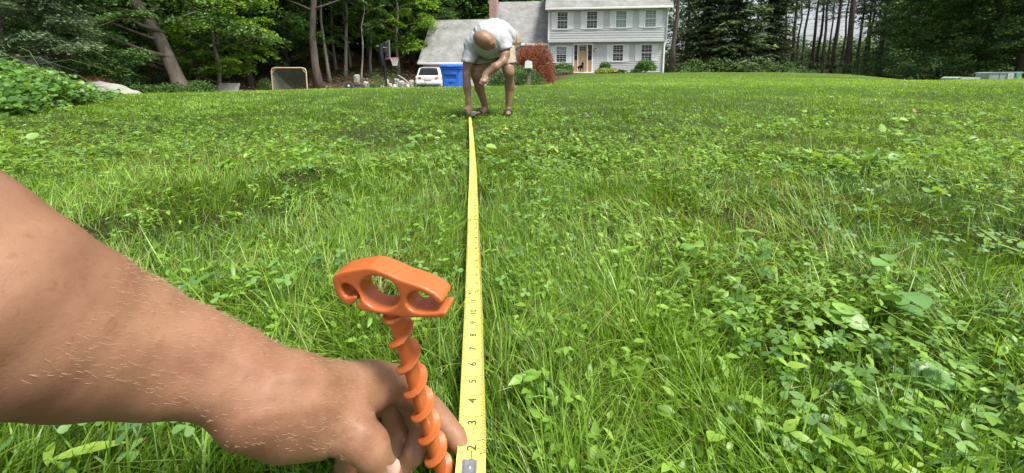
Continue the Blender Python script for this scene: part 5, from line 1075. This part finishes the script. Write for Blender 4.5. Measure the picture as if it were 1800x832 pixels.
# ------------------------------------------------------------------ tape measure
IN = .0254
def tape_pt(s, t):
    """s inches from the hook, t metres across; the blade is slightly dished"""
    Y = .259 + s * IN
    X = float(np.interp(Y, [.2, .31, .564, .9, 1.35, 2.2, 4.2], [-.0300, -.0365, -.0602, -.0945, -.140, -.233, -.462]))
    Z = float(np.interp(Y, [.2, .3, .6, 1., 1.5, 2.2, 3.3, 4.2], [.050, .050, .050, .048, .038, .012, -.028, -.058]))
    return (X + t, Y, Z + .0028 * (abs(t) / .0127) ** 2 - .001)
tape = thing('tape_measure', 'long yellow steel measuring tape stretched over the grass with black inch numbers', 'tape measure', tape_pt(0, 0))
TL = Vector(tape_pt(0, 0))
def tp(s, t, o=0): v = tape_pt(s, t); return (v[0] - TL.x, v[1] - TL.y, v[2] - TL.z + o)
SMAX = (4.19 - .259) / IN
ss = np.concatenate([np.arange(-2, 40, .5), np.arange(40, SMAX, 3), [SMAX]]); tt = np.linspace(-.0127, .0127, 9)
mb = MB(); nn = len(tt)
vs = [tp(s, t_) for s in ss for t_ in tt] + [tp(s, t_, -.0003) for s in ss for t_ in tt]; o_ = len(ss) * nn
fs = [(i * nn + j, i * nn + j + 1, (i + 1) * nn + j + 1, (i + 1) * nn + j) for i in range(len(ss) - 1) for j in range(nn - 1)]
fs += [tuple(reversed([o_ + a for a in f])) for f in fs]
mb.add(vs, fs, True); mb.build('tape_blade', plain('yellow tape enamel', (.74, .67, .14), .42, .04, 60, .0, spec=.5), tape, fix=False)
def text_mesh(txt, size):
    c = bpy.data.curves.new('t', 'FONT'); c.body = txt; c.size = size; c.align_x = 'CENTER'; c.align_y = 'CENTER'; c.resolution_u = 3
    o = bpy.data.objects.new('t', c); col.objects.link(o); dg = bpy.context.evaluated_depsgraph_get(); dg.update()
    me = o.evaluated_get(dg).to_mesh(); V = [v.co[:] for v in me.vertices]; F = [list(p.vertices) for p in me.polygons]
    o.evaluated_get(dg).to_mesh_clear(); bpy.data.objects.remove(o); bpy.data.curves.remove(c); return V, F
ink = MB(); red = MB()
def prt(mb_, V, F, s, t_, sx=1., sy=1.):
    # glyph x runs along the tape (away from the hook), glyph top points to the left edge
    mb_.add([tp(s + v[0] * sx / IN, t_ - v[1] * sy, .00035) for v in V], F)
def rect(mb_, s0, s1, t0, t1):
    k = 4; vs_ = [tp(s, t0 + (t1 - t0) * i / k, .00035) for s in (s0, s1) for i in range(k + 1)]
    mb_.add(vs_, [(i, i + 1, i + 1 + k + 1, i + k + 1) for i in range(k)])
digit = {}
def num(n, s, t_, size, mb_=None, bold=True):
    key = (n, size)
    if key not in digit: digit[key] = text_mesh(str(n), size)
    V, F = digit[key]; 
    for o1, o2 in (((0, 0), (.0004, 0), (0, .0003), (.0004, .0003)) if bold else ((0, 0),)):
        prt(mb_ or ink, [(v[0] + o1, v[1] + o2, 0) for v in V], F, s, t_)
for i in range(2, 12): num(i, i - (.26 if i < 10 else .36), .0004, .0122)
for i in range(12, 72):
    if i % 16 == 0: 
        num(i, i - .32, .0055, .0080, red); s0, s1 = i - .66, i - .0
        rect(red, s0, s0 + .03, .002, .0095); rect(red, s1 - .03, s1, .002, .0095); rect(red, s0, s1, .002, .0024); rect(red, s0, s1, .0091, .0095)
    else: num(i, i - .32, .0055, .0080)
    if i > 12 and i % 12: num(i % 12, i - .25, -.0045, .005, bold=False)
for f in range(1, 6):
    num('%dF' % f, f * 12 - .3, -.0058, .0062)
    ink.add([tp(f * 12 + a, b, .00036) for a, b in ((-.72, -.0058), (-.45, -.0085), (-.45, -.0031))], [(0, 1, 2)])
for s16 in range(int(1.5 * 16), 24 * 16):
    s = s16 / 16; L = .0052 if s16 % 8 == 0 else .004 if s16 % 4 == 0 else .0031 if s16 % 2 == 0 else .0022
    if s16 % 16 == 0: rect(ink, s - .010, s + .010, -.0125, .0125) if s < 12 else rect(ink, s - .008, s + .008, -.0125, -.005); 
    for sg in (-1, 1): rect(ink, s - .011, s + .011, sg * .0125, sg * (.0125 - L))
for s8 in range(24 * 4, 70 * 4):
    s = s8 / 4
    for sg in (-1, 1): rect(ink, s - .012, s + .012, sg * .0125, sg * (.0125 - (.004 if s8 % 4 else .006)))
V, F = text_mesh('STANLEY', .0032); prt(ink, V, F, 2.42, .0012)
V, F = text_mesh('\u00ae', .003); prt(ink, V, F, 2.82, .003)
V, F = text_mesh('in', .0042); prt(ink, V, F, 1.72, .0062)
for a, b in ((1.33, 1.35), (1.63, 1.65)): rect(ink, a, b, -.002, .002)
for a, b in ((-.002, -.0018), (.0018, .002), (-.0004, .0004)): rect(ink, 1.33, 1.65, a, b)
inkm = plain('black tape ink', (.08, .08, .06), .5, .1); redm = plain('red tape ink', (.55, .05, .03), .5, .1)
k_ = ink.build('inch_markings', inkm, tape, fix=False); k_['label'] = 'black numbers and tick marks printed on the yellow tape'
k_ = red.build('stud_mark', redm, tape, fix=False); k_['label'] = 'red boxed sixteen inch numbers on the yellow tape'
hk = MB(); 
for j in range(6):
    t0, t1 = -.0075 + j * .0021, -.0075 + (j + 1) * .0021
    hk.add([tp(-1.2, t0, .0012), tp(-1.2, t1, .0012), tp(1.30 - (.12 if j in (5,) else 0), t1, .0012), tp(1.30 - (.12 if j in (0,) else 0), t0, .0012), tp(-1.2, t0, .0004), tp(-1.2, t1, .0004), tp(1.30, t1, .0004), tp(1.30, t0, .0004)],
           [(0, 1, 2, 3), (2, 6, 7, 3), (0, 3, 7, 4), (1, 5, 6, 2)])
steel2 = plain("worn tape hook steel", (.62, .62, .60), .28, .15, 200, .1, metal=.9)
ho = hk.build("hook", steel2, tape)
rv = MB()
for s in (1.05, .55, 0): 
    v = tp(s, -.0012, .0016); rv.lathe([(.0016, -.0006), (.0016, 0), (.0009, .0006), (0, .0007)], 12, axis_pt=v)
rv.build("rivet", steel2, ho)
# case held in the far hand
cs = MB(); c0 = P(829, 199, 4.2) - TL
cs.box((c0.x - .010, c0.y - .01, c0.z - .035), (c0.x + .05, c0.y + .03, c0.z + .02), bev=.008)
cs.build('tape_case', plain('grey tape case', (.32, .33, .33), .35, .1, 30), tape)

# ------------------------------------------------------------------ orange ground anchor
orange = plain('orange moulded plastic', (.46, .118, .03), .38, .04, 25, .05, 300, spec=.5, sss=.0)
PY = .27
def zc(u, v):   # image tracing of the front face -> metres in the head's own plane
    return ((u - 475) * .0000816, (590 - v) * .0000816)
outer = [(45, 345), (52, 300), (80, 272), (150, 240), (300, 200), (400, 180), (470, 186), (560, 215), (680, 262), (800, 292), (880, 315), (960, 352), (1015, 395), (1030, 425), (1012, 452), (985, 455), (955, 432),
         (925, 400), (880, 372), (830, 358), (780, 368), (738, 400), (712, 440), (708, 480), (728, 520), (765, 545), (850, 548), (960, 530), (1030, 512), (1050, 520), (1048, 548), (1020, 572), (900, 592), (760, 604), (650, 612), (450, 606), (300, 596), (255, 580), (240, 550),
         (258, 525), (282, 505), (286, 470), (270, 425), (240, 385), (205, 360), (170, 352), (140, 362), (122, 388), (122, 425), (140, 462), (165, 480), (205, 470), (245, 455), (258, 470), (250, 500), (215, 540), (178, 560), (130, 542), (80, 495), (52, 430)]
outer = np.array([zc(*q_) for q_ in outer])
def poly_sd(u, v, P_):
    d = np.full(u.shape, 1e9, np.float32); ins = np.zeros(u.shape, bool); n = len(P_)
    for i in range(n):
        a = P_[i]; b = P_[(i + 1) % n]; e0, e1 = b - a; wx = u - a[0]; wy = v - a[1]
        t_ = np.clip((wx * e0 + wy * e1) / (e0 * e0 + e1 * e1), 0, 1)
        d = np.minimum(d, (wx - t_ * e0) ** 2 + (wy - t_ * e1) ** 2)
        c_ = (a[1] > v) != (b[1] > v); xi = a[0] + (v - a[1]) * e0 / (e1 if abs(e1) > 1e-12 else 1e-12); ins ^= c_ & (u < xi)
    d = np.sqrt(d); return np.where(ins, -d, d)
hc = zc(472, 408)
_g2 = {}
def peg_head(p):
    u, y, v = p
    u2 = u[:, 0, :]; v2 = v[:, 0, :]
    s = poly_sd(u2, v2, outer)
    hole = (np.sqrt(((u2 - hc[0]) / 1.17) ** 2 + (v2 - hc[1]) ** 2) - .0126)
    s = smax(s, -hole, .0012)
    s3 = s[:, None, :] + 0 * y
    dy_ = np.abs(y - .0095) - .0095
    r_ = .0016; a = s3 + r_; b_ = dy_ + r_
    d = np.sqrt(np.maximum(a, 0) ** 2 + np.maximum(b_, 0) ** 2) + np.minimum(np.maximum(a, b_), 0) - r_
    return d
top = P(693, 548, PY + .008)
peg = thing('ground_anchor', 'orange plastic screw in ground anchor with hooked head held beside the tape', 'ground anchor', top)
hd = body('anchor_head', peg_head, (-.040, -.003, -.006), (.052, .022, .037), .00065, orange, peg, 3)
hd.rotation_euler = (R(4), R(-1.5), R(-12)); hd.location = (-.0065, -.010, .0052); hd.scale = (1.11, 1.0, 1.11)
botv = P(786, 862, PY + .03) - top
ax = botv.normalized(); Ls = .235
q_ = Vector((0, 0, -1)).rotation_difference(ax).to_matrix().to_4x4()
cl = MB(); cl.lathe([(.0, .0005), (.0085, .0005), (.0098, .002), (.0098, .0032), (.0078, .0046), (.0052, .0055), (.0048, .009)], 32, M=q_ @ Matrix.Scale(-1, 4, (0, 0, 1)))
cl.build('collar', orange, peg)
sh = MB(); sh.lathe([(0.0, -.004), (.0061, -.003), (.0061, .0), (.0058, Ls - .04), (.003, Ls - .01), (.0, Ls)], 28, M=q_ @ Matrix.Scale(-1, 4, (0, 0, 1)))
shaft = sh.build('shaft', orange, peg)
hx = MB(); pitch = .0250; nst = 14; turns = 8.4; vs = []; fs = []; K = int(turns * nst)
for i in range(K + 1):
    th = -i / nst * 2 * math.pi + 1.2; zz = -.0115 - i / nst * pitch; taper = min(1, (K - i) / 20 + .15) * min(1, i / 2 + .3)
    fr = (i % nst) / nst
    ro = .0043 + (.0116 - .0043) * taper * (1.0 if fr < .78 else .93)
    c_, s_ = math.cos(th), math.sin(th); 
    for r_, dz in ((.0042, .0028), (ro - .0006, .0017), (ro, .0004), (ro - .0005, -.0013), (.0042, -.0025)): vs.append((c_ * r_, s_ * r_, zz + dz))
for i in range(K):
    for j in range(4): fs.append((i * 5 + j, i * 5 + j + 1, (i + 1) * 5 + j + 1, (i + 1) * 5 + j))
fs += [(0, 1, 2, 3, 4), tuple(K * 5 + j for j in (4, 3, 2, 1, 0))]
hx.add(vs, fs, True, q_); hx.build('screw_thread', orange, shaft)

# ------------------------------------------------------------------ the near arm and hand
pxr = lambda r_, Y: r_ * Y / FPX * .985
arm_pts = [(-330, 405, .150, 227), (-190, 475, .158, 202), (-60, 531, .166, 180), (60, 566, .182, 154), (180, 601, .200, 125), (300, 632, .218, 99), (400, 657, .231, 80), (470, 690, .240, 80)]
def hand_sdf(p):
    d = seg(p, [(J(x, y, Y), pxr(r_, Y)) for x, y, Y, r_ in arm_pts], .004)
    # wrist bones, back of the hand
    d = smin(d, cone(p, J(455, 712, .232), J(520, 720, .245), .024, .0235), .012)
    d = smin(d, cone(p, J(525, 700, .252), J(655, 682, .298), .0255, .0185), .02)
    d = smin(d, cone(p, J(520, 730, .25), J(600, 742, .262), .0235, .0185), .016)       # thumb side
    d = smin(d, cone(p, J(560, 700, .28), J(690, 690, .335), .022, .017), .016)
    d = smin(d, cone(p, J(640, 668, .300), J(694, 672, .312), .0135, .0135), .012)      # index knuckle
    # tendon ridges
    d = smin(d, cone(p, J(545, 655, .262), J(662, 652, .300), .006, .0048), .008)
    # index finger
    d = smin(d, seg(p, [(J(696, 676, .312), .0128), (J(762, 722, .322), .0104), (J(803, 768, .313), .0090), (J(824, 812, .302), .0070)], .004), .008)
    # thumb
    th = seg(p, [(J(560, 745, .252), .0185), (J(628, 768, .252), .0135), (J(652, 790, .252), .0128), (J(678, 838, .256), .0102), (J(700, 872, .262), .0096)], .006)
    d = smin(d, th, .010)
    # curled middle, ring and little fingers under the palm
    m1 = seg(p, [(J(708, 692, .318), .0110), (J(742, 742, .318), .0100), (J(730, 795, .305), .0100), (J(704, 832, .302), .0092)], .004)
    d = smin(d, m1, .001)
    m2 = seg(p, [(J(680, 705, .320), .0105), (J(700, 765, .318), .0095), (J(690, 838, .306), .0092)], .004)
    d = smin(d, m2, .001)
    m3 = seg(p, [(J(648, 730, .318), .0110), (J(664, 775, .318), .0095), (J(660, 838, .310), .0092)], .004)
    d = smin(d, m3, .0015)
    m4 = seg(p, [(J(610, 760, .31), .013), (J(610, 820, .308), .0105), (J(600, 870, .30), .0088)], .004)
    d = smin(d, m4, .003)
    # hollow between the thumb and the palm
    # creases at the thumb joint and wrist
    for (a_, b_) in (((604, 765, .2375), (590, 800, .236)), ((614, 770, .2385), (601, 806, .238))):
        d = smax(d, -(cone(p, J(*a_), J(*b_), .0011, .0008)), .002)
    # veins, tendons and skin creases, raised or sunk along lines over the back of the hand
    dd = p[1] * math.cos(PITCH) - (p[2] - CAMZ) * math.sin(PITCH); dd = np.maximum(dd, .02)
    iu = CX + p[0] / dd * FPX; iv = PY0 - ((p[2] - CAMZ) * math.cos(PITCH) + p[1] * math.sin(PITCH)) / dd * FPX
    def line(pts):
        o = None
        for (x0, y0), (x1, y1) in zip(pts[:-1], pts[1:]):
            ex, ey = x1 - x0, y1 - y0; t_ = np.clip(((iu - x0) * ex + (iv - y0) * ey) / (ex * ex + ey * ey), 0, 1); q = (iu - x0 - t_ * ex) ** 2 + (iv - y0 - t_ * ey) ** 2
            o = q if o is None else np.minimum(o, q)
        return o
    for pts, wd, am in ((((300, 590), (400, 625), (490, 660), (560, 668), (650, 672)), 9, .0011), (((430, 740), (500, 722), (570, 716), (640, 700)), 8, .0009), (((520, 655), (600, 650), (680, 655)), 10, .0014), (((560, 700), (620, 735), (655, 765)), 12, .0016),
                        (((480, 690), (520, 700), (560, 735)), 7, .0007), (((200, 560), (300, 610), (380, 660)), 10, .0008),
                        (((638, 772), (662, 764)), 2.2, -.0010), (((640, 779), (664, 772)), 2.0, -.0010), (((645, 786), (668, 780)), 1.8, -.0007), (((586, 768), (578, 805)), 4, -.0022), (((606, 762), (590, 812)), 3.5, -.0018), (((622, 776), (612, 806)), 2.5, -.0010),
                        (((712, 690), (665, 738)), 3, -.0014), (((700, 690), (675, 716)), 2.2, -.0008), (((760, 712), (778, 702)), 2., -.0008), (((764, 720), (783, 710)), 2., -.0008), (((790, 748), (806, 742)), 1.8, -.0006), (((420, 640), (400, 735)), 5, -.0007), (((436, 640), (422, 740)), 4, -.0006)):
        d = d - am * np.exp(-line(pts) / (2 * wd * wd))
    u = p[0] * 60; v_ = p[1] * 60; w_ = p[2] * 60
    d = d + .0011 * (np.sin(u * 1.3 + 2 * np.sin(w_ * .7)) * np.sin(v_ * 1.1 + w_ * .9))
    return d
arm = body('person', hand_sdf, (-.46, .03, -.02), (.01, .40, .50), .0019, skin, None, 2)
tag(arm, 'bare forearm and hand reaching in from the left to pinch the tape end', 'person')
nl = MB()
def nail(px, py, Y, L, W, up, dirv):
    c = Vector(P(px, py, Y)); d_ = Vector(dirv).normalized(); n_ = Vector(up).normalized(); s_ = d_.cross(n_).normalized(); n_ = s_.cross(d_)
    vs = []; 
    for i in range(6):
        for j in range(7):
            a = -1 + 2 * j / 6; f = i / 5; wv = W * .5 * (1 - .25 * (2 * f - 1) ** 4); vs.append(c + d_ * (f - .5) * L + s_ * a * wv - n_ * (a * a * W * .22))
    nl.add(vs, [(i * 7 + j, i * 7 + j + 1, (i + 1) * 7 + j + 1, (i + 1) * 7 + j) for i in range(5) for j in range(6)], True)
nail(692, 828, .2475, .012, .0105, (.35, -.8, .55), (.12, .08, -.9))
nl.build('thumbnail', plain('nail', (.62, .40, .32), .3, .06, 50), arm)
# fine pale hairs on the forearm
me = arm.data; nv = len(me.vertices); co = np.empty(nv * 3, np.float32); me.vertices.foreach_get('co', co); co = co.reshape(-1, 3); no = np.empty(nv * 3, np.float32); me.vertices.foreach_get('normal', no); no = no.reshape(-1, 3)
view = co - np.array([0, 0, CAMZ]); a0, a1 = J(-60, 510, .160), J(470, 690, .24); axd = (a1 - a0) / np.linalg.norm(a1 - a0)
along = ((co - a0) @ axd) / np.linalg.norm(a1 - a0)
cand = np.where((along > .22) & (along < 1.4) & (no[:, 2] > -.25))[0]
pk = RNG.choice(cand, 2600); ps = co[pk] + RNG.normal(0, .0008, (len(pk), 3)); nr = no[pk]
side_ = np.cross(nr, axd); dirs = axd + nr * RNG.uniform(.04, .28, len(pk))[:, None] + side_ * RNG.normal(.1, .16, len(pk))[:, None] + np.array([0, 0, .18]); dirs /= np.linalg.norm(dirs, axis=1)[:, None]
Lh = RNG.uniform(.0025, .0058, len(pk)); wv = np.cross(dirs, view[pk] / np.linalg.norm(view[pk], axis=1)[:, None]); wv /= np.linalg.norm(wv, axis=1)[:, None]
p1 = ps + dirs * (Lh * .55)[:, None]; p2 = ps + (dirs * .96 - nr * .22) * Lh[:, None]
wv *= (.00016 * np.linalg.norm(view[pk], axis=1))[:, None]
V = np.stack([ps - wv, ps + wv, p1 - wv * .8, p1 + wv * .8, p2], 1).reshape(-1, 3); b0 = (np.arange(len(pk)) * 5)[:, None]
hm = plain('pale arm hair', (.47, .31, .20), .6, .1)
link('arm_hair', np_mesh('arm_hair', V, [b0 + np.array([[0, 1, 3, 2]]), b0 + np.array([[2, 3, 4]])]), hm, arm)
